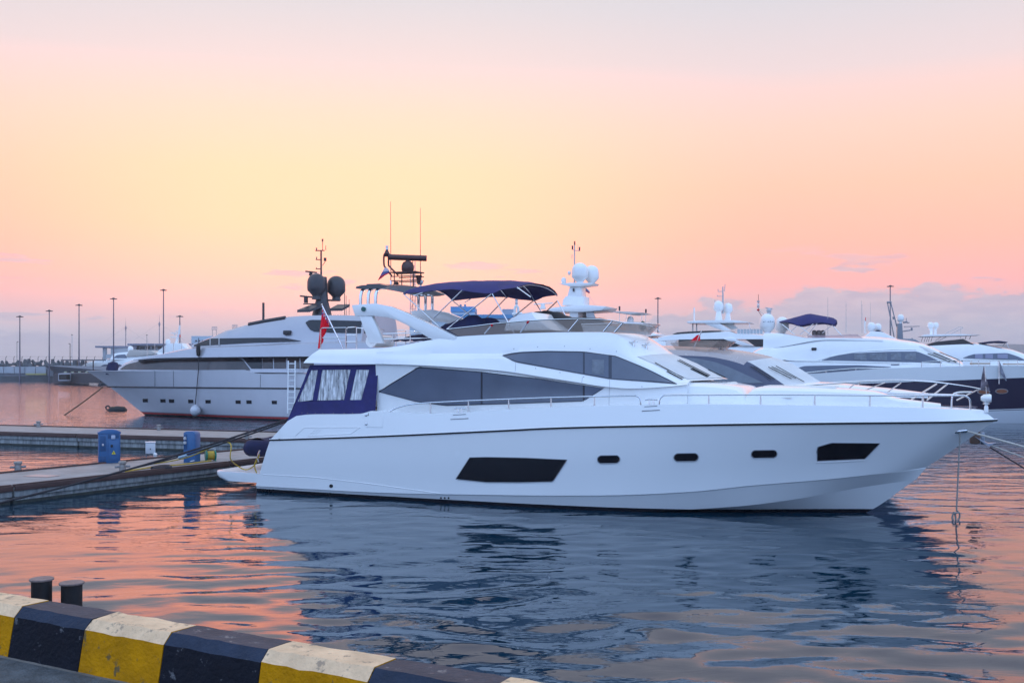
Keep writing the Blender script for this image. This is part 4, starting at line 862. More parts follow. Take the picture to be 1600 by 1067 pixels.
# ------------------------------------------------------------------ silver superyacht on the left
Y2 = Boat('superyacht', 'long silver-grey superyacht with black satellite domes behind the pontoons', 'yacht', 2.4, 69.3, 162, -1)
silver = hull_paint('silver_hull', [(.12, (.02,.02,.025)), (.25, (.50,.05,.05)), (.30,(.3,.3,.33)), (9, (.72,.70,.74))], .2, .10)
SILV = mat('silver_paint', (.46,.45,.49), .22, metal=.15, noise=.06, nscale=.4, coat=.4); BGLASS = mat('bronze_glass', (.06,.042,.042), .05, noise=.6, nscale=.35, spec=.7, stretch=(1.4,1.4,.6)); DGLASS = mat('dark_glass', (.016,.016,.022), .08, spec=.5)
SDARK = mat('dome_charcoal', (.045,.042,.05), .35, noise=.08, nscale=2)
L2, B2 = 38.0, 3.9; pl2 = plan_of(L2, B2)
sh2 = [(lambda p: (p[0], p[2]))(Y2.at(px, py, pl2)) for px, py in ((182,578.9),(242,579),(300,578.4),(390,577.8),(400,584),(440,584),(480,584))]; sh2 = [(0, sh2[-1][1]), (10, sh2[-1][1])]+[s_ for s_ in sorted(sh2) if s_[0] > 12]+[(L2, Y2.at(134,579,0)[2])]
bH2, pl2, zs2 = simple_hull(Y2, L2, B2, sh2, silver, rake=5.6, nose=1.12, kn=.9)
Y2.add('hull_stripe', Y2.line(bH2, [(163,604),(240,605),(360,606),(470,607)], .06, .0, 50), DARK)
for px, py in ((227,625.5),(254.5,626),(268,626.3),(298,627),(325,627.4),(372,628),(389,628),(428.6,628.6)):
    Y2.add('hull_window', Y2.panel(bH2, [(px-4,py-2.8),(px+4,py-2.8)], [(px-3.6,py+2.6),(px+4.2,py+2.6)], .015, 4, 2), DGLASS)
for pts in ([(242,579),(242,604)], [(271,579),(271,604.5)], [(407,585),(407,606)]): Y2.add('hull_seam', Y2.line(bH2, pts, .02, .0, 8), GREY)
v21 = lambda x: max(.3, min(pl2(x)-.35, pl2(x)*.93)); v22 = lambda x: max(.25, min(3.1, pl2(x)*.84))
t1, b1 = tier(Y2, 'main_deck_house', [(184,577.5),(196,568),(207,562.5),(220,559),(245,557.5),(307,557.5),(480,557),(640,556)], [(184,579),(640,584.5)], v21, .35, SILV)
Y2.add('deck_window', Y2.panelx(b1, [(188,577),(198,569.5),(220,564.2),(270,561.5),(378,560.3),(391,577.5)], [(188,577.6),(391,578.3)], .03, 40, 3), BGLASS)
Y2.add('opening_shade', Y2.panel(b1, [(379,559.5),(409.5,559.5)], [(400,584.2),(409.5,584.2)], .045, 5, 3), DGLASS)  # dark pane laid on the wall for the shade inside an opening
for a, b in ((410.5,426.5),(428.5,447),(449.5,468),(470,490)): Y2.add('deck_window', Y2.panel(b1, [(a,559.5),(b,559.5)], [(a,584),(b,584)], .04, 5, 3), BGLASS)
for k, (a, b, q) in enumerate(((228,243,0),(250,268,0),(286,301,1),(312,330,1))): pass
t2, b2_ = tier(Y2, 'upper_deck_fascia', [(208,562),(245,555),(295,544),(312,542),(400,538.5),(470,535),(560,533),(640,533)], [(208,563),(245,559.5),(307,558.5),(470,557),(640,556.5)], lambda x: max(.3, min(pl2(x)*.97, 3.75)), .25, SILV)
t3, b3 = tier(Y2, 'upper_deck_house', [(299,541),(312,535),(327.5,528),(345,519),(365,512.5),(385,507.5),(445,495.5),(482.5,493),(520,492.5),(570,493)], [(299,542.5),(400,539),(470,536),(570,534)], v22, .55, SILV, crown=.12)
Y2.add('deck_window', Y2.panelx(b3, [(299,541.3),(328,529.3),(400,528),(445,528),(470,532.8)], [(299,541.8),(316,540.3),(395,535.8),(462,533.9),(470,533.4)], .04, 40, 3), DGLASS)
Y2.add('roof_window', Y2.line(b3, [(386,507.8),(415,502),(446,496.8)], .16, .0, 20), DARK)
Y2.add('deck_window', Y2.panelx(b3, [(478,504),(484,500),(520,500.5),(570,502)], [(478,505),(486,518),(520,520),(570,521)], .05, 16, 3), DGLASS)
for px in (329,343): Y2.add('window_post', Y2.line(b3, [(px,529),(px,540)], .035, .05, 6), PALEGREY)
h = Y2.hit(b3, 450, 520, .05); 
if h: Y2.add('floodlight', box(h.x, h.y, h.z, .55, .4, .3, .06), DARK)
# mast with domes
wing = Y2.add('mast_wing', join(*[loft([[bt_ for bt_ in [(lambda p: (p[0]-dx_, p[1], p[2]-dz_))(Y2.at(px, py, v_)) for dx_, dz_ in ((-.5,0),(.5,0),(.5,.18),(-.5,.18))]] for (px, py, v_) in seq]) for seq in ([(474,484,1.6),(490,478,.8),(504,473,.0)], [(504,482,.0),(525,482,-.9),(537,475.5,-1.7)])]), SDARK)
Y2.add('mast_base', join(lathe([(.9,-1.2),(.7,-.5),(.45,.5),(.35,2.2)], Y2.at(503,480,0), 16)), SDARK)
dome(Y2, 494.5, 443, 14.4, .55, SDARK, 1.08); dome(Y2, 525.5, 446, 14.2, -.9, SDARK, 1.04)
bar(Y2, 'mast_arm', [(503,469),(531,469.5)], -.2, 1.6, SDARK)
mp_ = bar(Y2, 'mast_pole', [(502,472),(501.7,392)], 0, 1.7, SDARK, r2=1.3)
for pts, r_ in (([(493,391.8),(507,391.5)], .9), ([(493.5,405.8),(503,405.8)], .8), ([(493.5,420.3),(502,420.3)], .8), ([(494.6,392),(494.6,387)], .9), ([(494.7,406),(494.7,401.5)], .8), ([(494.5,420),(494.5,418)], .7), ([(509,391),(509,384)], .5), ([(504,415),(508,409),(508,405)], .5), ([(504,391),(504,376)], .5)): bar(Y2, 'mast_fitting', pts, 0, r_, SDARK)
bar(Y2, 'mast_light', [(504,377.5),(504,373.5)], 0, 1.3, DARK); bar(Y2, 'mast_horn', [(508,408),(508,403)], 0, 2.1, DARK)
bar(Y2, 'radar_array', [(477.5,424),(495,426)], .2, 1.3, DARK); bar(Y2, 'radar_turner', [(486,426),(485,431)], .2, 2.6, DARK)
bar(Y2, 'radar_array', [(469,462.5),(489,464.5)], .6, 1.4, DARK); bar(Y2, 'radar_turner', [(478,464.5),(478,473.5)], .6, 3.2, DARK); bar(Y2, 'mast_arm', [(474,475),(503,475)], .4, 1.0, SDARK)
for px, a, b in ((411.5,500,473),): bar(Y2, 'funnel_pole', [(px,a),(px,b)], 0, 1.8, DARK)
bar(Y2, 'whip_antenna', [(538.5,492),(538.5,458)], -.8, .6, SDARK)
for px, a, b in ((541,492,462),(545.5,492,468)): bar(Y2, 'whip_antenna', [(px,a),(px,b)], -1.2, .35, SDARK)
for px, a, b in ((230,556,538),(242,552,537),(258,549,536),(271,546,535),(284,545,533),(299,542,530)): bar(Y2, 'awning_post', [(px,a+4),(px,b)], lambda x: max(.2, pl2(x)*.6), .35, STEEL)
bar(Y2, 'jack_staff', [(145.5,580),(145.5,563)], 0, .8, DARK); 
p = Y2.at(176.5,577,.6); Y2.add('covered_windlass', lathe([(.55,-.4),(.5,.1),(.35,.5),(.05,.62)], p, 12), NAVYCOVER)
bar(Y2, 'anchor', [(168,604),(181,604.5)], lambda x: pl2(x)*.9+.1, 1.3, DARK)
fo = empty('fender', (0,0,0), 0, 'round white ball fender hanging on the side of the silver superyacht', 'fender'); 
hp2 = Y2.hit(bH2, 311, 637, .40); wp = Y2.M @ hp2; fo.location = wp; r_ = 8.2/FPX*wp.y
mk('ball', lathe([(.02,-r_*1.02),(r_*.5,-r_*.88),(r_*.85,-r_*.53),(r_,0),(r_*.88,r_*.5),(r_*.55,r_*.85),(r_*.25,r_*1.08),(.1*r_,r_*1.2)], (0,0,0), 20), mat('fender_white', (.62,.62,.66), .4, noise=.15, nscale=4), fo)
tp = Y2.M @ Y2.hit(bH2, 312, 580, .15); mk('lanyard', tube([(0,0,r_*1.1), tuple(tp-wp), tuple(tp-wp+Vector((0,.3,2.0)))], .03, 5), DROPE, fo)
h2 = Y2.M @ (Y2.hit(b2_, 313, 549, .22)); f2 = empty('fender', h2[:], 0, 'slim dark fender hung under the upper deck of the silver superyacht', 'fender')
mk('body', lathe([(.03,-.42),(.13,-.34),(.16,0),(.13,.34),(.03,.42)], (0,0,0), 12), BLACK, f2); mk('lanyard', tube([(0,0,.4),(0,.1,.9)], .025, 5), DROPE, f2)
la, lb = Y2.M @ (Y2.hit(b1, 462, 569, .8)), Y2.M @ (Y2.hit(bH2, 463.5, 640, .7)); lw = 5.4/FPX*la.y
ld = empty('ladder', (lb.x, lb.y, lb.z), 0, 'white ladder standing upright against the silver superyacht beside the navy cockpit canvas', 'ladder')
d_ = la-lb
for s_ in (-1, 1): mk('rail', tube([(s_*lw, 0, -.1), (d_.x*0+s_*lw, d_.y, d_.z)], .05, 6), WHITE, ld)
for k in range(9): t = (k+.5)/9; mk('rung', tube([(-lw, d_.y*t, d_.z*t), (lw, d_.y*t, d_.z*t)], .035, 6), WHITE, ld)
# mooring lines and buoy at its bow
def rope(name, label, pts, r, m, k=8): return mk(name, stube(pts, r, 6, k), m, label=label, category='rope')
bw = Y2.M @ Vector(Y2.at(161,604.5,.3)); rope('mooring_rope', 'taut brown mooring rope from the bow of the silver superyacht down into the water', [bw, (bw+ground_at(95,648.5))/2+Vector((0,0,-.15)), ground_at(95,648.5)+Vector((0,0,-.2))], .055, mat('rope_brown', (.16,.10,.06), .8))
bp_ = ground_at(184,641.5); bo = empty('mooring_buoy', bp_[:], .3, 'dark low mooring buoy floating under the bow of the silver superyacht', 'buoy')
mk('float', [*(lambda m_: [([(p[2], p[0], p[1]) for p in m_[0]], m_[1])])(lathe([(.12,-.8),(.34,-.6),(.40,0),(.34,.55),(.1,.75)], (0,0,0), 14))][0], BLACK, bo); mk('ring', stube([(-.55,0,.2),(-.75,0,.42),(-.95,0,.30),(-.8,0,.05)], .07, 6), DARK, bo)

# ------------------------------------------------------------------ sister yacht lying alongside, blue-grey
Y3 = Boat('motor_yacht', 'blue-grey motor yacht with covered windscreen lying directly behind the big white yacht', 'yacht', -4.33, 40.87, -22.45, 1)
bluegrey = mat('bluegrey_paint', (.055,.065,.12), .2, noise=.06, nscale=.8, coat=.4)
bgh = hull_paint('bluegrey_hull', [(.12, (.012,.011,.018)), (9, (.16,.17,.24))], .2, .04)
Z3 = lambda px, py, v: Y3.at(px, py, v)[2]
bH3, pl3, zs3 = simple_hull(Y3, 20.9, 2.6, [(0,2.2),(8,2.4),(15,2.6),(20.9,2.62)], bgh, rake=3.2)
v3 = pchip([0,8,11,13,14.5,16], [2.1,2.1,1.95,1.65,1.3,.95])
champ = mat('champagne_paint', (.46,.40,.40), .25, metal=.2, noise=.05)
tt, b3b = tier(Y3, 'cabin', [(820,552),(1000,545),(1061,547),(1104,549),(1135,555),(1160,563.5),(1190,581),(1225,603)], [(820,620),(1100,616),(1225,604.5)], v3, .45, bluegrey, crown=.14, n=70, tops=(champ, ws_cover, (1158,563)), bulge=1.1)
Y3.add('cabin_window', Y3.panelx(b3b, [(1050,557),(1092,560.5),(1120,566.5),(1142,575),(1192,598)], [(1050,599),(1192,599)], .02, 30, 4), mat('cabin_pane', (.15,.175,.22), .12, noise=.3, nscale=1.2))
for a, b in (((1172,573),(1205,594)), ((1177,573.5),(1210,593.5)), ((1200,574.5),(1236,593)), ((1205,574),(1243,592.5)), ((1212,573),(1256,598))):
    l_ = Y3.line(b3b, [a, b], .013, .05, 8)
    if l_[0]: Y3.add('wiper', l_, BLACK)
s3 = Y3.sheet([(1047,536),(1075,531.5),(1110,532),(1124,532)], [(1058,548),(1080,548.5),(1095,548.5),(1104,549)], 1.3, 10, 3); f3 = Y3.add('flybridge_screen', s3, TINT); mk('port_screen', mirror_y(s3), TINT, f3)
mk('screen_front', grid([[(p[0]+.3*(1-f*f), p[1]*f, p[2]) for f in np.linspace(1,-1,9)] for p in (Y3.at(1104,549,1.3), Y3.at(1124,532,1.3))]), TINT, f3)
p = Y3.at(1086,530,.3); q = Y3.at(1092,547,.3); es3 = Y3.add('ensign_staff', tube([Y3.at(1083,545,.3), Y3.at(1097,516,.3)], .018, 6), STEEL)
mk('ensign', flag_mesh(0, [Y3.at(1094,522.5,.3), Y3.at(1088,524,.3), Y3.at(1079,533,.3)], [Y3.at(1094,533,.3), Y3.at(1087,533.5,.3), Y3.at(1079,536,.3)], 10, 6, .05), REDF, es3)
for px, py in ((1125,548.5),(1131,550),(1152,557.5)): 
    p = Y3.at(px, py, .5); Y3.add('roof_horn', join(lathe([(.03,-.1),(.05,.06),(.08,.1)], p, 8), tube([(p[0]-.2,p[1],p[2]),(p[0]+.2,p[1],p[2])], .03, 6)), STEEL)
trunk3, _b = tier(Y3, 'foredeck_trunk', [(1215,603.5),(1260,600.5),(1300,602),(1340,606),(1400,612),(1450,618)], [(1215,616),(1450,622)], pchip([10,14,16,18,19.5],[1.8,1.5,1.2,.8,.4]), .15, WHITE)
vr3 = lambda x: max(.12, pl3(x)-.05)
rails(Y3, [(1260,602),(1340,597),(1400,595),(1455,597),(1505,603),(1533,608)], vr3, .0, 2, .022)
for a, b in ((1335,1318),(1377,1340),(1405,1385),(1464,1422),(1481,1448),(1531,1495)): 
    q = Y3.at(a, 600 if a < 1500 else 607.5, vr3); e = Y3.at(b, 626 if a > 1450 else 614, vr3); Y3.add('rail_brace', tube([q, e], .02, 5), STEEL); Y3.add('rail_brace', mirror_y(tube([q, e], .02, 5)), STEEL)
q = Y3.at(1538,686,0); an = Y3.add('anchor', join(box(q[0]-.05, 0, q[2]+.02, .12, .10, .40, .02), loft([[(q[0]-.30,y,q[2]+.10),(q[0]+.12,y*.7,q[2]-.22),(q[0]+.34,y*.2,q[2]-.10),(q[0]+.1,y*.7,q[2]-.12)] for y in (-.28,-.1,.1,.28)])), mat('anchor_grey', (.25,.28,.34), .35, metal=.5))
mk('anchor_plate', box(q[0]-.28, 0, q[2]+.12, .30, .42, .55, .05), mat('stem_plate_brown', (.12,.07,.05), .5), an)
# ------------------------------------------------------------------ white yacht with the navy hull, right
Y4 = Boat('motor_yacht', 'white motor yacht with a dark navy lower hull, navy bimini and two white domes', 'yacht', 16.4, 77.1, -20, 1)
navyh = hull_paint('navy_hull', [(.02, (.66,.68,.72)), (.06,(.012,.010,.03)), (.12,(.7,.7,.72)), (2.18, (.020,.014,.042)), (9, (.84,.84,.84))], .12, .03, .045)
L4 = 30.0; pl4 = plan_of(L4, 3.1)
z4 = lambda px, py: Y4.at(px, py, pl4)[2]
bH4, pl4, zs4 = simple_hull(Y4, L4, 3.1, [(0,3.0),(6,z4(1300,584)),(12,z4(1390,574.5)),(19,z4(1505,571.5)),(24,z4(1595,571)),(30,4.2)], navyh, rake=4.0)
va4 = lambda x: max(.3, min(2.75, pl4(x)*.9)); vb4 = pchip([0,8,14,18,20,22],[2.55,2.5,2.3,1.9,1.5,1.1])
_, b41 = tier(Y4, 'main_deck_house', [(1190,567),(1236,563),(1300,565.5),(1390,568),(1460,569),(1505,571)], [(1190,586),(1300,586),(1390,576),(1505,573)], va4, .2, WHITE)
Y4.add('cabin_window', Y4.panelx(b41, [(1235,580),(1244,575.5),(1257,571.8),(1300,571),(1341,570.6),(1392,573.4)], [(1235,580.6),(1243,584),(1300,584),(1343,578.9),(1392,573.8)], .03, 40, 3), GLASS)
_, b42 = tier(Y4, 'upper_house', [(1175,552),(1190,545.5),(1220,541),(1258,535),(1293,530),(1350,529.5),(1418,536),(1440,540),(1461,548),(1482,558.5),(1505,570)], [(1175,553.5),(1200,557),(1236,563.5),(1300,566),(1400,567.5),(1505,571)], vb4, .5, WHITE, crown=.22, n=60)
Y4.add('cabin_window', Y4.panelx(b42, [(1284,563),(1297,558.5),(1310,555),(1332,552),(1390,549.5),(1433,549.3),(1450,556),(1472,566.7)], [(1284,563.6),(1300,563.2),(1472,567.2)], .03, 44, 3), GLASS)
for a, b in ((1335,1354),(1359,1386),(1392,1408),(1414,1431)): Y4.add('window_pane', Y4.panel(b42, [(a,552.5),(b,551.5)], [(a,562.2),(b,563.4)], .06, 5, 2), mat('light_pane', (.16,.18,.22), .1))
for pts in ([(1250,571),(1300,556.5),(1340,549.5),(1400,546),(1432,546.5)], [(1236,563.8),(1300,563.8)]): Y4.add('moulding', Y4.line(b42, pts, .035, .0, 24), WHITE)
Y4.add('windscreen', Y4.panel(b42, [(1436,541),(1452,545)], [(1480,566),(1500,569)], .04, 8, 5), ws_cover)
for a, b in (((1449,553),(1484,566)), ((1458,552),(1494,567)), ((1467,552),(1503,566.5))): Y4.add('wiper', Y4.line(b42, [a, b], .03, .10, 6), BLACK)
_, b43 = tier(Y4, 'flybridge_coaming', [(1193,521),(1205,520.3),(1230,522.5),(1265,528),(1300,528),(1349,528.7),(1380,531)], [(1180,548),(1220,542),(1293,531),(1380,533)], pchip([0,8,14,18],[2.1,2.05,1.8,1.4]), .35, WHITE)
scr4 = Y4.sheet([(1262,523.5),(1300,524),(1335,522),(1340,522.5)], [(1262,528),(1300,528.5),(1335,529),(1350,529)], 1.5, 8, 2); Y4.add('flybridge_screen', scr4, mat('pink_tint', (.42,.28,.30), .1, alpha=.6))
for px in (1272.5,1279.5,1286): 
    c = Y4.at(px, 524, .3); Y4.add('helm_seat', box(c[0], c[1], c[2], .32, .5, .75, .12, 3), mat('seat_taupe', (.16,.12,.11), .6))
dome(Y4, 1199, 503, 11.6, .7, WHITE, 1.12); dome(Y4, 1222, 506.5, 10.4, -1.0, WHITE, 1.1)
for px, py, v_ in ((1199,500,.7),(1222,504,-1.0)):
    c = Y4.at(px, py, v_); Y4.add('dome_lettering', join(*[box(c[0]+.12+k*.16, c[1]-.53+.0*k, c[2]-.15+.02*(k % 2), .10, .02, .05) for k in range(-2, 3)]), mat('lettering_grey', (.2,.22,.28), .5)) if v_ > 0 else None
rr_ = bar(Y4, 'radar_turner', [(1201.5,492.5),(1201.5,484.5)], .3, 3.4, PALEGREY); bar(Y4, 'radar_array', [(1196,481),(1207,483)], .3, 1.1, PALEGREY); bar(Y4, 'radar_turner', [(1201.5,486),(1201.5,482)], .3, 5.0, PALEGREY, r2=2.0)
fm4 = bar(Y4, 'signal_mast', [(1191,495),(1185,486),(1185,460)], .6, .45, mat('mast_redbrown', (.30,.10,.09), .5)); bar(Y4, 'signal_mast', [(1196,492),(1186,486)], .6, .35, PALEGREY)
for y_, m_ in ((470,PALEGREY),(474.5,WHITE),(478,PALEGREY),(483,REDF)): bar(Y4, 'signal_lamp', [(1184.8,y_),(1184.8,y_+2.6)], .6, 2.2, m_)
ctop = [(1218.5,502),(1240,496),(1264,489.5),(1290,494),(1302,496),(1308,500)]; cedge = [(1218.5,503.5),(1232,503),(1248,508.5),(1265,505),(1285,503.5),(1303,507)]
cT, cB = [Y4.at(px, py, .2) for px, py in resample(ctop, 16)], [Y4.at(px, py, 1.3) for px, py in resample(cedge, 16)]; rows = []
for t_, b_2 in zip(cT, cB): rows.append([(b_2[0] if abs(s_) > .9 else t_[0]*.8+b_2[0]*.2, -1.3*s_*-1, b_2[2]+(max(t_[2], b_2[2]+.02)-b_2[2])*(1-abs(s_)**2.2)) for s_ in np.linspace(-1,1,9)])
v_, f_ = grid(rows); bm4 = Y4.add('bimini_canopy', join((v_, f_), ([(p[0], p[1], p[2]-.05) for p in v_], [tuple(reversed(q)) for q in f_])), NAVY)
for a, b in (((1219,504),(1242,523)), ((1247,508),(1237,517)), ((1246,507),(1272,527)), ((1272,504.5),(1250,523)), ((1278,503.5),(1262,524)), ((1302,507),(1285,520)), ((1301,509),(1318,527))): mk('bimini_pole', tube([Y4.at(*a, 1.2), Y4.at(*b, 1.4)], .03, 5), STEEL, bm4)
for px, a, b in ((1293.5,540,464),(1322,520,471)): bar(Y4, 'whip_antenna', [(px,a),(px,b)], .8, .5, PALEGREY, r2=.25)
rails(Y4, [(1245,584),(1258,582.5),(1300,578.5),(1340,575.5),(1385,575.5)], lambda x: pl4(x)-.08, .7, 4, .04); rails(Y4, [(1440,566),(1480,563.5),(1530,563),(1590,563)], lambda x: pl4(x)-.08, .55, 6, .03)
h = Y4.hit(b42, 1272, 545.5, .05); 
if h: Y4.add('side_lamp', box(h.x, h.y, h.z, .35, .12, .2, .05), DARK)
Y4.add('name_lettering', Y4.line(b41, [(1392,569.8),(1405,569.7)], .05, .0, 6), mat('lettering_grey', (.2,.22,.28), .5))
for px, py in ((1565,611),(1537,612)): hull_decal(Y4, bH4, 'oval_port', px, py, 10.5, 4.3, mat('port_rim', (.40,.36,.36), .3, metal=.6)); hull_decal(Y4, bH4, 'oval_port_glass', px, py, 9, 3.2, mat('port_reflect', (.30,.11,.06), .2)) if False else None
for px, py in ((1565,611),(1537,612)):
    d_ = disc(Y4, bH4, px, py, 8.6, 3.0, .05, 14)
    if d_[0]: Y4.add('oval_port_glass', d_, mat('port_reflect', (.30,.11,.06), .2))
st4 = bar(Y4, 'jack_staff', [(1561,600),(1561,563.5)], lambda x: pl4(x)+.05, .6, STEEL); mk('pennant', flag_mesh(0, [Y4.at(1561.5,563.5,3.0), Y4.at(1566,575,3.0), Y4.at(1573,594,3.0)], [Y4.at(1561.5,581,3.0), Y4.at(1565,586,3.0), Y4.at(1572,595.5,3.0)], 10, 5, .05), mat('grey_pennant', (.10,.11,.17), .8, noise=.5, nscale=3, col2=(.4,.4,.45)), st4)
plate(Y4, 'foredeck_sunpad', [(1519,566.5),(1547,566.5),(1547,569.5),(1519,569.5)], 1.0, 1.2, -1.2, mat('seat_taupe2', (.42,.34,.28), .7)); plate(Y4, 'foredeck_sunpad', [(1571,567.5),(1600,567.5),(1600,570),(1571,570)], .8, 1.0, -1.0, mat('seat_taupe2', (.42,.34,.28), .7))

# ------------------------------------------------------------------ three-deck white yacht behind
Y5 = Boat('superyacht', 'three-deck white yacht with slanted hardtop supports and twin domes, right of centre', 'yacht', 5.0, 103.5, -20, 1)
bH5, pl5, zs5 = simple_hull(Y5, 32, 3.6, [(0,3.0),(20,3.4),(32,4.2)], hull_paint('white_hull_a', [(.15,(.02,.02,.03)),(9,(.8,.8,.8))]))
_, b51 = tier(Y5, 'main_deck_house', [(1060,550),(1112,542),(1160,540.3),(1205,540),(1240,541)], [(1060,580),(1240,580)], 3.1, .2, WHITE)
plate(Y5, 'dark_window_band', [(1125,556),(1200,556),(1200,566),(1125,566)], 3.1, 3.14, 3.0, DGLASS, .0)
_, b52 = tier(Y5, 'upper_deck_fascia', [(1028,527),(1049,523),(1076,521),(1126,518.5),(1140,517.8),(1146,520.5),(1191,523.5),(1202,528)], [(1028,533),(1044,531.5),(1130,530),(1202,530)], 2.9, .2, WHITE)
plate(Y5, 'upper_windows', [(1050,522.5),(1058,519.5),(1076,518),(1110,516.5),(1127,516.8),(1127,518.8),(1076,521.5)], 2.4, 2.45, -2.4, DGLASS, .0)
plate(Y5, 'side_glass_and_shade', [(1060,530.5),(1130,529.5),(1159,538),(1150,541),(1112,542.5),(1060,545)], 2.95, 2.9, 2.7, DGLASS, .0); plate(Y5, 'side_glass_and_shade', [(1164,530),(1199,530),(1199,541),(1180,541)], 2.95, 2.9, 2.7, DGLASS, .0)  # first plate is glass, second a dark sheet painting shade in an opening
plate(Y5, 'raked_support', [(1130,529.5),(1145,528.5),(1178,540.5),(1160,540.5)], 3.0, 3.0, 2.8)
plate(Y5, 'hardtop', [(1072.5,503.3),(1074,502),(1095,501),(1120,500.3),(1145,500.3),(1169,503),(1168,504.2),(1142,504.6),(1100,505),(1075,505.2)], 2.3, 2.3, -2.3, None, .04)
for v0 in (2.2, -1.9): plate(Y5, 'hardtop_support', [(1094,502.6),(1122.5,503.8),(1142.5,516.5),(1130,517),(1112.5,510.5)], v0, v0, v0-.3)
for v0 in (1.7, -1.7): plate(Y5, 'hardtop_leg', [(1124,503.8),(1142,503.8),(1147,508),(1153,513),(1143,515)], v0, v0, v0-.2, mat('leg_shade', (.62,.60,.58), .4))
for px in (1082.5,1088.5): bar(Y5, 'hardtop_post', [(px,504),(px,518)], 1.5, .9, PALEGREY)
bar(Y5, 'exhaust_pole', [(1084.7,502),(1084.7,480.6)], 0, 1.1, WHITE)
dome(Y5, 1122.5, 478, 7.6, .4, WHITE, 1.05, base=False); dome(Y5, 1137.5, 481, 7.2, -.6, WHITE, 1.05, base=False)
for pts, v_ in (([(1119.5,486),(1126,486),(1128,501),(1117,501)], .7), ([(1134.5,488.5),(1140,488.5),(1141.5,501),(1132,501)], -.3)): plate(Y5, 'dome_tower', pts, v_, v_, v_-.7)
m5 = bar(Y5, 'mast', [(1129.6,490),(1129.4,448)], 0, 1.7, PALEGREY, r2=1.0)
for pts in ([(1121.5,455.5),(1129,455.5)], [(1120.5,463),(1131,463)], [(1122,456),(1122,451.5)], [(1120.7,463),(1120.7,461)], [(1132,455),(1133,444)], [(1117,474),(1117,469)]): bar(Y5, 'mast_fitting', pts, 0, .6, PALEGREY)
for k, px in enumerate(range(1152, 1191, 5)): plate(Y5, 'balustrade_pane', [(px,514),(px+4.4,514.3),(px+4.4,522),(px,521.6)], 2.5, 2.5, 2.45, mat('balustrade_glass', (.45,.58,.66), .1, alpha=.6), .0)
bar(Y5, 'awning_pole', [(1170,504),(1172.5,515)], 2.0, .4, STEEL)

# ------------------------------------------------------------------ big white yacht with the tall dome mast
Y6 = Boat('superyacht', 'tall white superyacht whose mast with two big domes rises behind the navy bimini', 'yacht', -9.0, 124, -20, 1)
bH6, pl6, zs6 = simple_hull(Y6, 38, 4.0, [(0,3.2),(20,3.6),(38,4.6)], hull_paint('white_hull_b', [(.15,(.02,.02,.03)),(9,(.8,.8,.8))]))
tier(Y6, 'main_deck_house', [(800,540),(860,528),(960,526),(1040,530)], [(800,575),(1040,575)], 3.6, .2, WHITE)
tier(Y6, 'upper_deck', [(840,512),(900,508),(958,509),(964,515),(990,517),(1015,519),(1026,522)], [(840,528),(960,526),(1000,526),(1026,524)], 3.0, .3, WHITE)
tier(Y6, 'wheelhouse', [(850,497),(880,495.5),(935,497),(945,508)], [(850,512),(948,512)], 2.6, .3, DGLASS)
plate(Y6, 'hardtop', [(856,484),(862,481),(886,478),(909,476),(930,477.5),(947,478.7),(945,482),(940,485),(909,487.5),(862,487.5)], 2.6, 2.6, -2.6, None, .06)
plate(Y6, 'hardtop_leg', [(890,487),(903,487),(903,499),(890,499)], 2.2, 2.2, -2.2); plate(Y6, 'hardtop_leg', [(915,487),(926,487),(931,500),(917,500)], 2.2, 2.2, 1.9, PALEGREY); plate(Y6, 'hardtop_leg', [(915,487),(926,487),(931,500),(917,500)], -1.9, -1.9, -2.2, PALEGREY)
plate(Y6, 'mast_block', [(878.5,477),(880,468),(884,463),(912,463),(912,477)], 1.2, 1.2, -1.2); plate(Y6, 'mast_tower', [(886.5,463),(890.5,447),(907.5,447),(909.5,463)], .9, .9, -.9)
bar(Y6, 'mast_lamp', [(896.3,450.5),(896.3,455.5)], 1.0, 1.4, DARK)
plate(Y6, 'mast_spreader', [(873.5,443.5),(892,442),(928,442.3),(926,445),(905,447.8),(890,447.8)], 1.0, 1.3, -1.3)
dome(Y6, 906, 424, 12.8, .6, WHITE, 1.04); dome(Y6, 924.5, 427, 11.4, -1.2, WHITE, 1.08); dome(Y6, 880.7, 438, 4.2, .3, WHITE, 1.1); dome(Y6, 889.4, 426, 2.6, 0, WHITE, 1.0)
bar(Y6, 'mast_pole', [(897.6,443),(897.8,380)], 0, 1.3, PALEGREY, r2=.9)
for pts, r_, m_ in (([(898,391.5),(905.5,392)], .6, PALEGREY), ([(905.5,392),(905.5,386)], 1.2, DARK), ([(894.5,390),(894.5,384)], 1.3, DARK), ([(898,383),(898,377)], 1.1, DARK), ([(895,390.5),(898,390.5)], .5, PALEGREY), ([(893.5,404),(894,398)], .5, PALEGREY), ([(903,391),(903,383)], .3, PALEGREY)): bar(Y6, 'mast_fitting', pts, 0, r_, m_)
f6 = bar(Y6, 'flag_halyard', [(914,448),(915,452),(932,481)], .4, .2, PALEGREY)
P_ = lambda px, py: Y6.at(px, py, .4)
mk('courtesy_flag', flag_mesh(0, [P_(915,449),P_(918,451.5),P_(921.5,455)], [P_(915,456),P_(918,457),P_(921,459)], 6, 9, .03), tricolour('courtesy', [(.55,.02,.05),(.10,.12,.28),(.62,.55,.60)]), f6, midx=[min(2, j//3) for i in range(5) for j in range(9)])
plate(Y6, 'awning', [(950,486.3),(985,487.2),(1007,489),(985,490.6),(975,490)], 2.0, 2.2, -2.2, mat('awning_cloth', (.62,.58,.56), .8), .0)
for px, a, b in ((968,485,503),(978.5,490,503),(986,488,512),(1003,489,505),(1009,489,512)): bar(Y6, 'awning_pole', [(px,a),(px,b)], 1.9, .45, STEEL)
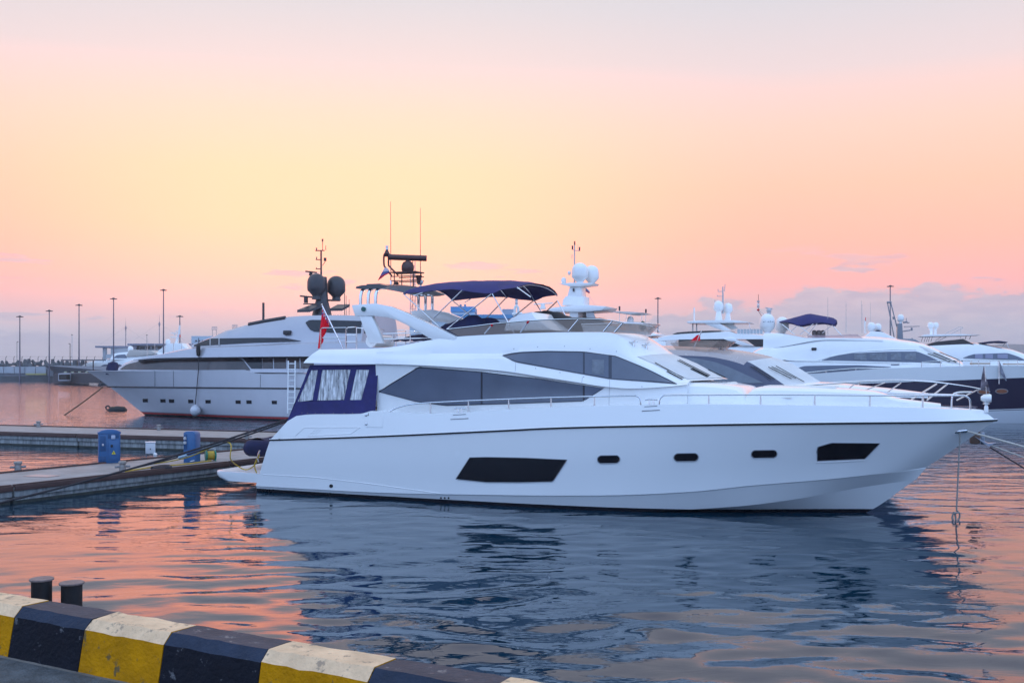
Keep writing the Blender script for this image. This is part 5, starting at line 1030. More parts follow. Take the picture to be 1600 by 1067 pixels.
for px, a, b in ((968,478.5,485.5),(1009.3,483,489)): bar(Y6, 'rolled_flag', [(px,a),(px,b)], 1.9, 1.4, DARK)
dome(Y6, 985, 500.5, 5.2, .5, WHITE, 1.2)
rails(Y6, [(957,505),(985,503),(1006,505),(1016,516)], 2.4, 1.2, 7, .03, True, STEEL); bar(Y6, 'deck_pillar', [(999,520),(999,532)], 1.5, 2.2, GREY)
p = Y6.at(1004,510,2.0); Y6.add('deck_plant', lathe([(.1,-.5),(.4,-.2),(.45,.2),(.2,.5),(.02,.6)], p, 8), mat('plant_green', (.04,.07,.03), .8, noise=.5, nscale=6))
bar(Y6, 'radar_array', [(834,475.5),(864,473.5)], 0, 1.0, WHITE); bar(Y6, 'radar_turner', [(848.5,475),(848.5,483)], 0, 3.0, WHITE, r2=5.0)

# ------------------------------------------------------------------ farther yachts on the right
Y7 = Boat('motor_yacht', 'white flybridge yacht with a small dark sunshade at the far right edge', 'yacht', 27.0, 103, -17, 1)
bH7, pl7, zs7 = simple_hull(Y7, 30, 3.0, [(0,2.8),(18,3.4),(30,3.9)], hull_paint('white_hull_c', [(.15,(.02,.02,.03)),(9,(.8,.8,.8))]))
_, b71 = tier(Y7, 'cabin', [(1440,541),(1521,537.8),(1540,540),(1557,543.5),(1583,549),(1600,555),(1625,566)], [(1440,572),(1625,572)], lambda x: 2.5 if x < 17 else max(.5, 2.5-.25*(x-17)), .4, WHITE, crown=.2)
Y7.add('cabin_window', Y7.panelx(b71, [(1505,559),(1514,555.5),(1522,553.2),(1574,551.6),(1590,557),(1602,562.5)], [(1505,559.6),(1602,563.5)], .04, 24, 3), GLASS)
for a, b in ((1523,1535),(1539,1551),(1558,1574)): Y7.add('window_pane', Y7.panel(b71, [(a,553.5),(b,553.2)], [(a,559.8),(b,560.6)], .07, 5, 2), mat('light_pane2', (.25,.25,.36), .2))
plate(Y7, 'flybridge_glass', [(1440,540.5),(1462,534),(1505,529.5),(1512,533),(1522,538.3),(1480,540)], 1.9, 1.9, -1.9, DGLASS, .0)
plate(Y7, 'hardtop', [(1438,525.3),(1445,522.8),(1505,522),(1533,523.4),(1505,524.6),(1445,525.8)], 1.7, 1.7, -1.7)
for px in (1442,1446.5,1450,1453,1457): bar(Y7, 'hardtop_post', [(px,525.5),(px-2.5,534)], 1.6, .35, DARK)
for px in (1510,1517): bar(Y7, 'hardtop_post', [(px,524),(px-2,530)], 1.6, .5, DARK)
bar(Y7, 'crane_arm', [(1461,533),(1478,521),(1499,510.8),(1504.5,511.5)], 1.0, .5, PALEGREY); bar(Y7, 'crane_arm', [(1465,533.5),(1488,521),(1505,512)], .8, .5, PALEGREY); bar(Y7, 'crane_post', [(1501,513),(1501,529)], .9, .35, PALEGREY)
dome(Y7, 1453.8, 508, 4.7, .3, WHITE, 1.0); dome(Y7, 1462, 508, 4.4, -.4, WHITE, 1.0)
for px, v_ in ((1455,.3),(1461,-.4)): bar(Y7, 'dome_tower', [(px,513),(px,523)], v_, 2.4, WHITE)
plate(Y7, 'sunshade', [(1530,535.5),(1546,533.3),(1560,532.5),(1574,534.3),(1572,536),(1558,535.5),(1538,537.5)], 1.0, 1.3, -1.3, NAVYCOVER)
for a, b in (((1571,536),(1565,542)), ((1572,536),(1577,545)), ((1536,537),(1540,541))): bar(Y7, 'shade_pole', [a, b], 1.0, .35, STEEL)
Y10 = Boat('motor_yacht', 'small part of a white yacht with two little domes behind the navy-hulled yacht', 'yacht', 19.0, 96, -18, 1)
bH10, _, _ = simple_hull(Y10, 22, 2.4, [(0,2.5),(22,3.0)], hull_paint('white_hull_d', [(.15,(.02,.02,.03)),(9,(.8,.8,.8))]))
tier(Y10, 'cabin', [(1340,534),(1353,524),(1362,518),(1376,518.5),(1390,524),(1410,534),(1430,542)], [(1340,570),(1430,570)], 1.9, .5, WHITE)
dome(Y10, 1361.4, 510, 6.2, .4, WHITE, 1.05); dome(Y10, 1371.5, 511, 5.6, -.5, WHITE, 1.05); bar(Y10, 'mast', [(1352,521),(1351,501)], 0, 1.4, WHITE); bar(Y10, 'mast_lamp', [(1352.5,502),(1352.5,496)], 0, .6, REDF); plate(Y10, 'dark_cover', [(1363,518.5),(1372,515.5),(1381,519),(1372,519.5)], .9, .9, -.9, NAVYCOVER)
for px, a in ((1322,470),(1360,472),(1347,476)): bar(Y10, 'whip_antenna', [(px if px > 1330 else 1347,521),(px if px > 1330 else 1346,a)], .3, .25, PALEGREY)
Y8 = Boat('patrol_ship', 'grey patrol ship with lattice crane mast showing above the white yachts', 'ship', 38.0, 150, -15, 1)
gsh = mat('ship_grey', (.22,.24,.28), .5, noise=.1, nscale=1)
bH8, _, _ = simple_hull(Y8, 40, 4, [(0,3.5),(40,5)], gsh)
tier(Y8, 'deckhouse', [(1375,533),(1400,529),(1428,530),(1440,536)], [(1375,562),(1440,562)], 3, .3, gsh)
plate(Y8, 'mast_column', [(1401.5,506),(1409,505),(1410.5,530),(1401,530)], 0, .6, -.6, gsh); dome(Y8, 1407, 496.5, 5.2, 0, WHITE, 1.05)
bar(Y8, 'mast_post', [(1407,507),(1407,500)], 0, 1.0, gsh)
for pts, r_ in (([(1409,518),(1426,515.5)], .9), ([(1412,510.5),(1437,509.8)], .6), ([(1411,504),(1418,503)], 1.6), ([(1417,504.5),(1421,504)], .9), ([(1410,531),(1427,530)], 1.0), ([(1425,528),(1425,536)], .7), ([(1424.5,516),(1424.5,512)], 1.6), ([(1416,502),(1416,497)], .5)): bar(Y8, 'mast_arm', pts, 0, r_, gsh)
for pts, r_ in (([(1386.5,472),(1397,527)], .9), ([(1391.5,472),(1401.5,511)], .9), ([(1391,474),(1392,526)], .7), ([(1385.5,472.5),(1393,472.5)], 1.6), ([(1395.5,495),(1396.5,499)], 1.4)): bar(Y8, 'crane_leg', pts, 0, r_, gsh)

# ------------------------------------------------------------------ left background: yacht, marina building, breakwater, lamps
Y9 = Boat('motor_yacht', 'far white yacht with a slanted mast lying behind the bow of the silver superyacht', 'yacht', -46.0, 222, 172, -1)
bH9, pl9, _ = simple_hull(Y9, 50, 4.2, [(0,2.6),(30,3.0),(50,3.3)], hull_paint('grey_hull_far', [(.15,(.02,.02,.03)),(9,(.34,.36,.42))]))
_, b91 = tier(Y9, 'main_deck_house', [(126,573),(140,566),(170,561),(205,560),(330,559)], [(126,574.5),(330,574)], lambda x: max(.4, min(3.2, pl9(x)*.9)), .3, WHITE)
Y9.add('cabin_window', Y9.panelx(b91, [(157,573),(161,569.5),(190,568.8),(192,573)], [(157,573.3),(192,573.3)], .05, 12, 2), GLASS)
_, b92 = tier(Y9, 'wheelhouse', [(172,561),(178,552.5),(188,551),(205,549.5),(250,551),(300,552)], [(172,562),(300,562)], 2.4, .4, WHITE)
Y9.add('cabin_window', Y9.panelx(b92, [(178,559),(182,554.8),(196,553.5),(198,558)], [(178,559.6),(198,559.6)], .05, 10, 2), GLASS)
plate(Y9, 'awning', [(197,557),(203,546.5),(236,547.5),(245,552.5),(220,556)], 2.4, 2.6, -2.6, mat('awning_beige', (.55,.50,.46), .8))
dome(Y9, 204, 545, 4.2, .5, WHITE, 1.05); dome(Y9, 262.5, 534, 4.2, .5, WHITE, 1.0)
bar(Y9, 'mast', [(275,538),(280,520),(281,508)], 0, 2.2, WHITE, r2=1.2)
for pts in ([(267,520.5),(277,520.5)], [(266.5,526.5),(278,527.5)], [(272,521),(273,524)], [(275,518),(280,517)]): bar(Y9, 'mast_arm', pts, 0, .8, WHITE)
plate(Y9, 'flybridge', [(247,548),(262,537),(282,536),(290,544),(300,545),(310,552),(247,552)], 1.8, 1.8, -1.8)
bar(Y9, 'red_lamp', [(281.3,523),(281.3,527)], .2, .9, REDF)

def thing(name, label, cat, p, rz=0, group=None): return empty(name, (p[0], p[1], p[2]), rz, label, cat, group)
stone = mat('breakwater_stone', (.24,.25,.28), .85, noise=.3, nscale=.25, bump=.4, bscale=2); panelw = mat('wall_panel', (.42,.44,.48), .8, noise=.15, nscale=.3); darkst = mat('wet_stone', (.09,.10,.11), .8, noise=.3, nscale=.4)
DW = 237.0
def W(px, py, D=DW): return place(px, py, D)
bk_ = thing('breakwater', 'long grey concrete breakwater wall at the far left', 'wall', (0,0,0))
def quad_block(name, x0, x1, yt, yb, D0, D1, thick, m, parent):
    a, b = W(x0, yt, D0), W(x1, yt, D1); c, d = W(x0, yb, D0), W(x1, yb, D1); n = Vector((0, thick, 0))
    return mk(name, loft([[tuple(c), tuple(a), tuple(a+n), tuple(c+n)], [tuple(d), tuple(b), tuple(b+n), tuple(d+n)]]), m, parent, smooth=0)
quad_block('wall_base', -260, 100, 587.5, 597, DW, DW, 14, darkst, bk_); quad_block('wall_core', -260, 84, 572.5, 588, DW+.4, DW+.4, 12, stone, bk_)
for k in range(20): quad_block('wall_panel', -260+k*16.6+.6, -260+(k+1)*16.6-.4, 573, 583, DW, DW, .4, panelw, bk_)
quad_block('painted_band', 40, 72, 583.2, 585.8, DW-.1, DW-.1, .3, mat('yellow_band', (.45,.40,.18), .7), bk_)
a = [W(66,570.5,DW-4), W(200,573,DW-40), W(200,582,DW-42), W(88,583,DW-6)]; mk('ramp', ([tuple(p) for p in a]+[tuple(p+Vector((0,10,-.5))) for p in a], [(0,1,2,3),(4,7,6,5),(0,4,5,1),(1,5,6,2),(2,6,7,3),(3,7,4,0)]), mat('ramp_grey', (.19,.20,.23), .8, noise=.15, nscale=.2), bk_, smooth=0)
quad_block('quay_beyond', 84, 700, 566, 575, DW+16, DW+40, 20, stone, bk_); quad_block('quay_beyond', 700, 2300, 564, 573, DW+40, DW+90, 20, stone, bk_)
fnc = thing('fence', 'thin wire fence with leaning posts along the top of the breakwater', 'fence', (0,0,0))
for k in range(14):
    px = 9+k*12.6; a = W(px, 571, DW+7); mk('post', tube([a, a+Vector((0,0,1.9)), a+Vector((.25,0,2.2))], .06, 5), DARK, fnc)
for dz in (.9, 1.5, 2.1): mk('wire', tube([W(-20,571,DW+7)+Vector((0,0,dz)), W(176,571,DW+7)+Vector((0,0,dz))], .012, 4), DARK, fnc)
def tetra():
    o = thing('tetrapod', 'grey concrete tetrapod block lying on top of the breakwater', 'tetrapod', (0,0,0), 0, 'tetrapods on the breakwater'); ms_ = []
    for d in ((0,0,1),(.94,0,-.33),(-.47,.81,-.33),(-.47,-.81,-.33)): ms_.append(tube([(0,0,0), tuple(Vector(d)*1.15)], .48, 8, .32))
    mk('body', join(*ms_), darkst, o); return o
t0 = tetra(); sp = [(-3,570),(5,570.5),(12,570),(26,569),(31,571),(38,569.5),(45,569),(54,568.5),(62,569),(73,569.5),(83,568.5),(94,569),(96,571),(105,569.5),(117,570),(118,571.5),(128,570)]
for k, (px, py) in enumerate(sp):
    o = t0 if k == 0 else copy_tree(t0); o.location = W(px, py, DW+3+(k % 3)); o.rotation_euler = (random.uniform(-.5,.5), random.uniform(-.5,.5), k*1.3); o.scale = (.85+.25*random.random(),)*3
cn = thing('shelter', 'low flat-roofed shelter on thin posts on the breakwater', 'shelter', (0,0,0))
quad_block('roof', 95, 154, 561.8, 563.6, DW-8, DW-20, 4, mat('shelter_roof', (.09,.10,.12), .6), cn)
for px in (99,110,121,134,146): a = W(px, 563, DW-10); mk('post', tube([a, a-Vector((0,0,1.6))], .1, 5), DARK, cn)
dk = thing('floating_dock', 'floating dock with dark fenders and white panels at the far left', 'dock', (0,0,0)); DD = 205.0
quad_block('hull', 83, 156, 583.5, 598.5, DD, DD-14, 8, mat('dock_dark', (.05,.05,.06), .7), dk)
for a_, b_2, t_, q_ in ((91,109,583,595),(118,134,583,595),(143,152,584,596)): quad_block('panel', a_, b_2, t_, q_, DD-3.4, DD-6.4, 3, mat('dock_white', (.42,.44,.50), .6, noise=.2, nscale=.4), dk)
for k in range(9): quad_block('edge_stripe', 100+k*5.5, 103+k*5.5, 580.3, 582.3, DD-8, DD-8.4, .5, mat('stripe_dark', (.05,.05,.05), .7) if k % 2 else mat('stripe_pale', (.5,.5,.36), .7), dk)
quad_block('large_fender', 92, 104, 585, 593.5, DD-8.5, DD-8.5, 1.5, BLACK, dk)
mb = thing('marina_building', 'low marina building with a wide flat overhanging roof behind the silver superyacht', 'building', (0,0,0)); DB = 225.0
quad_block('roof', 148.5, 205, 540.4, 543.2, DB, DB+6, 16, mat('roof_bluegrey', (.20,.21,.28), .6), mb); quad_block('roof', 199, 300, 536.8, 539.6, DB+8, DB+16, 16, mat('roof_bluegrey', (.20,.21,.28), .6), mb)
for a_, b_2 in ((160.5,164.5),): quad_block('column', a_, b_2, 543, 570, DB+2, DB+2, 1, panelw, mb)
quad_block('wall', 173, 204, 543, 572, DB+3, DB+6, 10, panelw, mb); quad_block('wall', 204, 300, 539.5, 572, DB+10, DB+16, 10, panelw, mb); quad_block('parapet', 165, 205, 553.5, 560, DB+1, DB+2, 1, panelw, mb)
for k in range(5): quad_block('window', 210+k*9, 216+k*9, 541.5, 545.5, DB+9.4, DB+9.6, .5, DGLASS, mb)
def house_block(name, label, x0, x1, yt, yb, D, th, m, roofm=None, wins=0, roof_h=0):
    o = thing(name, label, 'building', (0,0,0)); quad_block('wall', x0, x1, yt, yb, D, D, th, m, o)
    if roofm: quad_block('roof', x0-1, x1+1, yt-roof_h, yt+.5, D-.5, D-.5, th+1, roofm, o)
    for k in range(wins):
        q = x0+(x1-x0)*(k+.6)/(wins+.2); quad_block('window', q-1.2, q+1.2, (yt+yb)/2-2.5, (yt+yb)/2+1, D-.1, D-.1, .3, DGLASS, o)
    return o
bluew = mat('pale_blue_wall', (.50,.58,.66), .7, noise=.08, nscale=.2); blueroof = mat('blue_roof', (.08,.28,.52), .5, noise=.1, nscale=.3)
hb = house_block('office_block', 'pale blue box-shaped building above the roofline of the silver superyacht', 299, 372, 525, 572, 260, 20, bluew, None, 0)
for k in range(3): quad_block('window', 305+k*5, 307.4+k*5, 531.5, 533.5, 259.8, 259.8, .3, DGLASS, hb)
h1 = house_block('blue_roofed_house', 'blue-roofed white house with two chimneys seen under the navy bimini', 705, 741, 486.5, 560, 255, 14, mat('house_white', (.62,.66,.70), .7), blueroof, 3, 7.5)
for px in (719.5,726.5): quad_block('chimney', px-1.3, px+1.3, 475.5, 480, 258, 258, 2, mat('chimney_blue', (.12,.25,.42), .6), h1)
house_block('blue_roofed_shed', 'long low shed with a bright blue roof seen under the navy bimini', 640, 812, 497, 560, 245, 14, bluew, blueroof, 0, 5.5)
house_block('grey_box_house', 'small grey box-shaped house beside the white mast under the navy bimini', 785, 806, 483, 560, 250, 8, mat('box_grey', (.34,.37,.44), .7), None, 0)
wm = thing('ship_mast', 'white loop-shaped ship mast beside the small grey house', 'mast', (0,0,0))
for pts, r_ in (([(804,500),(804.5,482),(807,478.5),(809.5,482),(810,500)], .28), ([(807,479),(807,467)], .25), ([(800,491),(816,490)], .3)): mk('pole', stube([W(px, py, 200) for px, py in pts], r_, 6, 3), WHITE, wm)
for y_ in (469,474): a = W(807, y_, 200); mk('lamp', lathe([(.2,-.3),(.3,0),(.2,.3)], a, 8), PALEGREY, wm)
mk('foot', tube([W(807,500,200), W(807,575,200)], .5, 6), WHITE, wm)
# high-mast lamps
def lamp(px, yt, D, label, yb=575, w=4.6, grp='high mast lamps round the harbour'):
    b = W(px, yb, D); t = W(px, yt, D); H = t.z; s_ = D/FPX
    o = thing('lamp_mast', label, 'lamp', (b.x, b.y, 0), 0, grp)
    mk('pole', tube([(0,0,-1), (0,0,H)], 1.35*s_, 8, .75*s_), mat('lamp_steel', (.14,.13,.17), .45, metal=.3, noise=.1, nscale=.3), o)
    mk('head_ring', lathe([(.6*s_,-.9*s_),(2.6*s_,-.6*s_),(2.9*s_,.4*s_),(.9*s_,2.0*s_)], (0,0,H), 12), DARK, o)
    for k in range(6): a = k*math.pi/3; mk('floodlight', box(math.cos(a)*w*.85*s_, math.sin(a)*w*.85*s_, H-.1*s_, 2.6*s_, 2.0*s_, 1.1*s_), DARK, o)
for px, yt, D, lab in ((31,495,236,'shortest tall lamp mast at the far left edge'), (77,486,228,'second tall lamp mast from the left'), (123.5,477,221,'third tall lamp mast from the left, behind the shelter'), (177.5,467,213,'fourth tall lamp mast from the left, rising through the marina roof'), (255.5,453.5,205,'tallest lamp mast at left, behind the silver superyacht'), (281,494.5,300,'distant lamp mast behind the slanted white ship mast'), (1028,466.5,210,'lamp mast between the awning yacht and the three-deck yacht'), (1391,447.5,205,'lamp mast standing behind the grey patrol ship')):
    lamp(px, yt, D, lab)
def post(name, label, px, yt, D, m, w=.5, ball=0, lean=0):
    b = W(px, 572, D); t = W(px, yt, D); o = thing(name, label, 'lamp post', (b.x, b.y, 0)); s_ = D/FPX
    mk('pole', tube([(0,0,-1),(0,0,t.z)], w*s_, 6), m, o); mk('lamp_head', box(lean*s_, 0, t.z, 2.4*s_, 1.2*s_, .9*s_, .1*s_), DARK, o)
post('lamp_post', 'thin short lamp post beside the leftmost mast', 26.5, 534, 240, GREY, .4, 0, 1); post('lamp_post', 'thin lamp post between second and third lamp mast', 112.5, 523, 240, PALEGREY, .4); post('lamp_post', 'low camera post left of the third lamp mast', 109.5, 537, 232, DARK, .5, 0, -1); post('lamp_post', 'tiny lamp post above the marina building roof', 229.5, 523.5, 250, GREY, .35)
def spire(px, yt, D, lab):
    b = W(px, 570, D); t = W(px, yt, D); s_ = D/FPX; o = thing('cable_pylon', lab, 'pylon', (b.x, b.y, 0), 0, 'pylons of the cable-stayed roof')
    mk('shaft', tube([(0,0,0),(0,0,t.z-4*s_)], .9*s_, 8, .6*s_), mat('pylon_pink', (.36,.28,.31), .5), o); mk('crown', lathe([(.6*s_,-9*s_),(1.5*s_,-5*s_),(1.3*s_,-3*s_),(.3*s_,0),(.05*s_,12*s_)], (0,0,t.z), 8), mat('pylon_pink', (.36,.28,.31), .5), o)
    for q in (-40, 40): mk('cable', tube([(0,0,t.z-3*s_),(q*s_,0,t.z-30*s_)], .10*s_, 4), PALEGREY, o)
spire(196.5, 508, 330, 'slim pylon with stay cables left of the tallest lamp mast'); spire(249, 502, 330, 'slim pylon just left of the tallest lamp mast')
# lattice tower
DL = 280.0; s_ = DL/FPX; b = W(645, 570, DL); t = W(645, 402, DL)
lt = thing('lattice_tower', 'red and white lattice communication tower behind the radar arch', 'tower', (b.x, b.y, 0)); lr = mat('tower_red', (.45,.09,.08), .5); lw_ = mat('tower_white', (.58,.50,.54), .5); H = t.z; n = 14
for a_ in (-1, 1):
    for b_2 in (-1, 1): mk('leg', tube([(a_*4.6*s_, b_2*4.6*s_, 0), (a_*3.4*s_, b_2*3.4*s_, H)], .28*s_, 5), lw_, lt)
for k in range(n):
    z0_, z1_ = H*k/n, H*(k+1)/n; w0, w1 = 4.6-1.2*k/n, 4.6-1.2*(k+1)/n; mm_ = lr if k % 4 < 2 else lw_
    for sg in (-1, 1):
        mk('brace', tube([(-w0*s_, sg*w0*s_, z0_), (w1*s_, sg*w1*s_, z1_)], .2*s_, 4), mm_, lt); mk('brace', tube([(sg*w0*s_, w0*s_, z0_), (sg*w1*s_, -w1*s_, z1_)], .2*s_, 4), mm_, lt)
    mk('ring', tube([(-w1*s_,-w1*s_,z1_),(w1*s_,-w1*s_,z1_),(w1*s_,w1*s_,z1_),(-w1*s_,w1*s_,z1_),(-w1*s_,-w1*s_,z1_)], .2*s_, 4), mm_, lt)
mk('platform', box(0,0,H,9.6*s_,9.6*s_,.9*s_), lr, lt); mk('core_pipe', tube([(0,0,0),(0,0,H)], .5*s_, 6), lr, lt)
for k, (px, py) in enumerate(((345,511),(368,508.5))): pass
for px, lab in ((335,'left scaffold sign frame above the silver superyacht'), (367,'right scaffold sign frame above the silver superyacht')):
    c = W(px, 513 if px < 350 else 509.5, 262); s2 = 262/FPX; o = thing('sign_frame', lab, 'sign', (c.x, c.y, c.z))
    for r_ in range(3): mk('rail', tube([(-4*s2,0,(r_-1)*2.2*s2),(4*s2,0,(r_-1)*2.2*s2)], .3*s2, 4), GREY, o)
    for q in range(5): mk('post', tube([((q-2)*2*s2,0,-2.4*s2),((q-2)*2*s2,0,2.4*s2)], .3*s2, 4), PALEGREY, o)
    for q in (-1, 1): mk('leg', tube([(q*3*s2,0,-2.4*s2),(q*3*s2,0,-14*s2)], .35*s2, 4), GREY, o)
# hills beyond the harbour
def hills():
    n = 90; rows = []
    for k in range(n):
        az = -24+90*k/(n-1); D = 2300+150*math.sin(k*.21); hgt = 56*max(.02, 1/(1+math.exp(-(az-22)/2.2)))*(1+.10*math.sin(k*.6)+.06*math.sin(k*1.7)+.15*max(0,(az-28)/40)); a = R(az); rows.append([(math.sin(a)*(D+q*200), math.cos(a)*(D+q*200), hgt*f) for q, f in ((0,-.05),(.4,.45),(.8,.85),(1.1,1.0),(2,.2))])
    mk('hills', grid(rows), mat('hill_green', (.05,.065,.07), .9, noise=.3, nscale=.01), kind='structure')
hills()

# the hazy evening air
def haze():
    m = bpy.data.materials.new('evening_haze'); m.use_nodes = True; nt = m.node_tree; nt.nodes.clear()
    v = nt.nodes.new('ShaderNodeVolumePrincipled'); v.inputs['Color'].default_value = (.86,.88,.95,1); v.inputs['Density'].default_value = .00038; v.inputs['Anisotropy'].default_value = .2
    o = nt.nodes.new('ShaderNodeOutputMaterial'); nt.links.new(v.outputs[0], o.inputs['Volume'])
    ob = mk('haze', box(0, 1500, 39, 6600, 3600, 88), m, smooth=0, kind='stuff', label='thin pale evening haze over the whole harbour', category='haze'); return ob
haze()
# ------------------------------------------------------------------ things on the pontoons
blueP = mat('pedestal_blue', (.028,.11,.27), .4, noise=.10, nscale=6, coat=.15); blueD = mat('pedestal_recess', (.018,.07,.18), .5)
FZ = .505
def on_pier(px, py, z=FZ): return ground_at(px, py, z)
rz_p = math.atan2(fe.y, fe.x)-math.pi/2
p = on_pier(170.5, 722.5); s_ = p.y/FPX; Wd, Hh = 34.5*s_*.92, 51.5*s_
pd = empty('service_pedestal', p[:], .42, 'wide blue service pedestal with a yellow warning triangle on the pontoon', 'pedestal', 'blue pedestals on the pontoon'); dp = .5
def rtop(w, d, h, r=.08, n=8):
    prof = [(-w/2, 0), (w/2, 0), (w/2, h-.10)]+[(w/2-.02-(w-.04)*k/n, h-.10+.10*math.sin(math.pi*k/n)**.55) for k in range(1, n)]+[(-w/2, h-.10)]
    return prism(prof, -d/2, d/2, .012)
mk('body', rtop(Wd, dp, Hh), blueP, pd); mk('cap', rtop(Wd*1.05, dp*1.06, .001+.14) and shift(rtop(Wd*1.05, dp*1.06, .16), (0,0,Hh-.14)), blueP, pd)
dr = mk('door', box(Wd*.20, -dp/2-.01, Hh*.38, Wd*.46, .03, Hh*.60, .008), blueP, pd)
mk('handle', box(Wd*.10, -dp/2-.035, Hh*.52, .07, .04, .09, .01), BLACK, dr)
mk('recess_panel', box(-Wd*.30, -dp/2-.004, Hh*.60, Wd*.26, .02, Hh*.46, .006), blueD, pd); mk('recess_panel', box(-Wd*.30, -dp/2-.004, Hh*.13, Wd*.26, .02, Hh*.18, .006), blueD, pd); mk('socket', box(-Wd*.30, -dp/2-.02, Hh*.56, .06, .04, .07, .01), PALEGREY, pd)
mk('hopper', box(Wd*.18, -dp/2-.008, Hh*.82, Wd*.5, .02, Hh*.14, .006), blueD, pd); mk('hopper_paper', box(Wd*.17, -dp/2-.03, Hh*.79, .14, .03, .14, .03), mat('crumpled_paper', (.45,.5,.62), .8, bump=.5), pd)
tri = mk('warning_sign', prism([(Wd*.19-.065, Hh*.27), (Wd*.19+.065, Hh*.27), (Wd*.19, Hh*.27+.125)], -dp/2-.034, -dp/2-.028), mat('sign_yellow', (.75,.62,.02), .5), pd)
mk('bolt_mark', box(Wd*.19, -dp/2-.038, Hh*.27+.042, .018, .004, .055), BLACK, tri)
p = on_pier(300, 722); s_ = p.y/FPX; Wd, Hh = 21.5*s_*.95, 49*s_
p2 = empty('service_pedestal', p[:], -.25, 'slim blue power pedestal with sockets beside the hose reel', 'pedestal', 'blue pedestals on the pontoon')
pr2 = [(-Wd/2,0),(Wd/2,0),(Wd/2,Hh-.12),(Wd/2-.03,Hh-.05),(Wd/2-.12,Hh),(-Wd/2+.10,Hh-.01),(-Wd/2,Hh-.06)]
mk('body', prism(pr2, -.18, .18, .02), blueP, p2); mk('recess_panel', box(-Wd*.33, -.185, Hh*.66, Wd*.26, .02, Hh*.48, .006), blueD, p2)
for z_ in (.78,.64): mk('socket', lathe([(.055,-.05),(.055,.02),(.03,.04)], (-Wd*.33,-.20,Hh*z_), 10), PALEGREY, p2)
mk('socket', box(-Wd*.33, -.19, Hh*.16, .06, .03, .07, .01), PALEGREY, p2); mk('cable', stube([(Wd*.1,-.2,.05),(Wd*.3,-.25,.07),(Wd*.5,-.22,.09)], .012, 5), WHITE, p2)
p = on_pier(235, 714); s_ = p.y/FPX
jb = empty('junction_box', p[:], .35, 'small white junction box on legs at the far edge of the pontoon', 'box'); mk('cabinet', box(0, 0, 14.5*s_, 14.5*s_, .22, 17.5*s_, .012), mat('cabinet_white', (.66,.68,.72), .45, noise=.06, nscale=5), jb)
mk('lid', box(0, 0, 23.6*s_, 15.6*s_, .27, 1.2*s_, .008), WHITE, jb); mk('lock', box(-.0, -.12, 13*s_, .03, .03, .05, .005), BLACK, jb); mk('warning_lamp', lathe([(.06,.0),(.08,.10),(.03,.14)], (7*s_,-.12,.02), 10), WHITE, jb)
for q in (-1, 1): mk('leg', box(q*6*s_, 0, 3*s_, .04, .1, 6.5*s_), GREY, jb)
p = on_pier(329, 720); s_ = p.y/FPX; rr_ = 8.2*s_
hr = empty('hose_reel', (p.x, p.y, FZ), .5, 'green hose reel wound with yellow hose on the pontoon', 'hose reel'); grn = mat('reel_green', (.01,.22,.15), .45)
def disc_x(x0, x1, r, m, name, par, n=20):
    L_ = lathe([(r*.9,x0),(r,x0+.01),(r,x1-.01),(r*.9,x1)], (0,0,0), n); return mk(name, ([(q[2], q[0], q[1]+rr_*1.05) for q in L_[0]], L_[1]), m, par)
disc_x(-.18,-.13,rr_,grn,'flange',hr); disc_x(.13,.18,rr_,grn,'flange',hr); disc_x(-.12,.12,rr_*.85,YROPE,'hose_coil',hr)
for q in (-.15,.15): mk('stand', stube([(q,-rr_*.9,.0),(q,-rr_*.3,rr_*.5),(q,0,rr_),(q,rr_*.3,rr_*.5),(q,rr_*.9,0)], .02, 6), grn, hr)
mk('handle', stube([(-.15,0,rr_*1.9),(-.15,0,rr_*2.3),(.15,0,rr_*2.3),(.15,0,rr_*1.9)], .015, 6), PALEGREY, hr)
def cleat(px, py, z, lab, sc=1.0):
    p = ground_at(px, py, z); o = empty('mooring_bollard', p[:], .6, lab, 'bollard', 'small bollards on the pontoons')
    mk('drum', lathe([(.11*sc,0),(.10*sc,.22*sc),(.13*sc,.24*sc),(.13*sc,.30*sc),(.10*sc,.32*sc)], (0,0,0), 14), mat('bollard_steel', (.30,.28,.27), .5, metal=.4, noise=.3, nscale=12), o); mk('crossbar', tube([(-.24*sc,0,.14*sc),(.24*sc,0,.14*sc)], .035*sc, 8), GREY, o)
cleat(28, 736, FZ, 'steel bollard on the pontoon at the left edge of the picture', 1.0); cleat(191.5, 735.5, FZ, 'steel bollard on the pontoon with yellow hose beside it', 1.0)
cleat(60, 667, .605, 'bollard on the empty pontoon at far left', 1.0); cleat(248, 672, .605, 'bollard on the empty pontoon between the two blue pedestals', .9); cleat(386, 686.5, .605, 'bollard on the empty pontoon close to the dinghy', .9)
p = on_pier(29, 735.5); 
a_ = on_pier(45, 743.5); mk('deck_plate', box(0,0,0,.95,.55,.008), mat('plate_salmon', (.50,.34,.30), .6), label='pale metal plate set on the pontoon deck at left', category='plate').location = (a_.x+.4, a_.y, FZ+.008)
bpy.data.objects['deck_plate'].rotation_euler = (0,0,rz_p+.2)
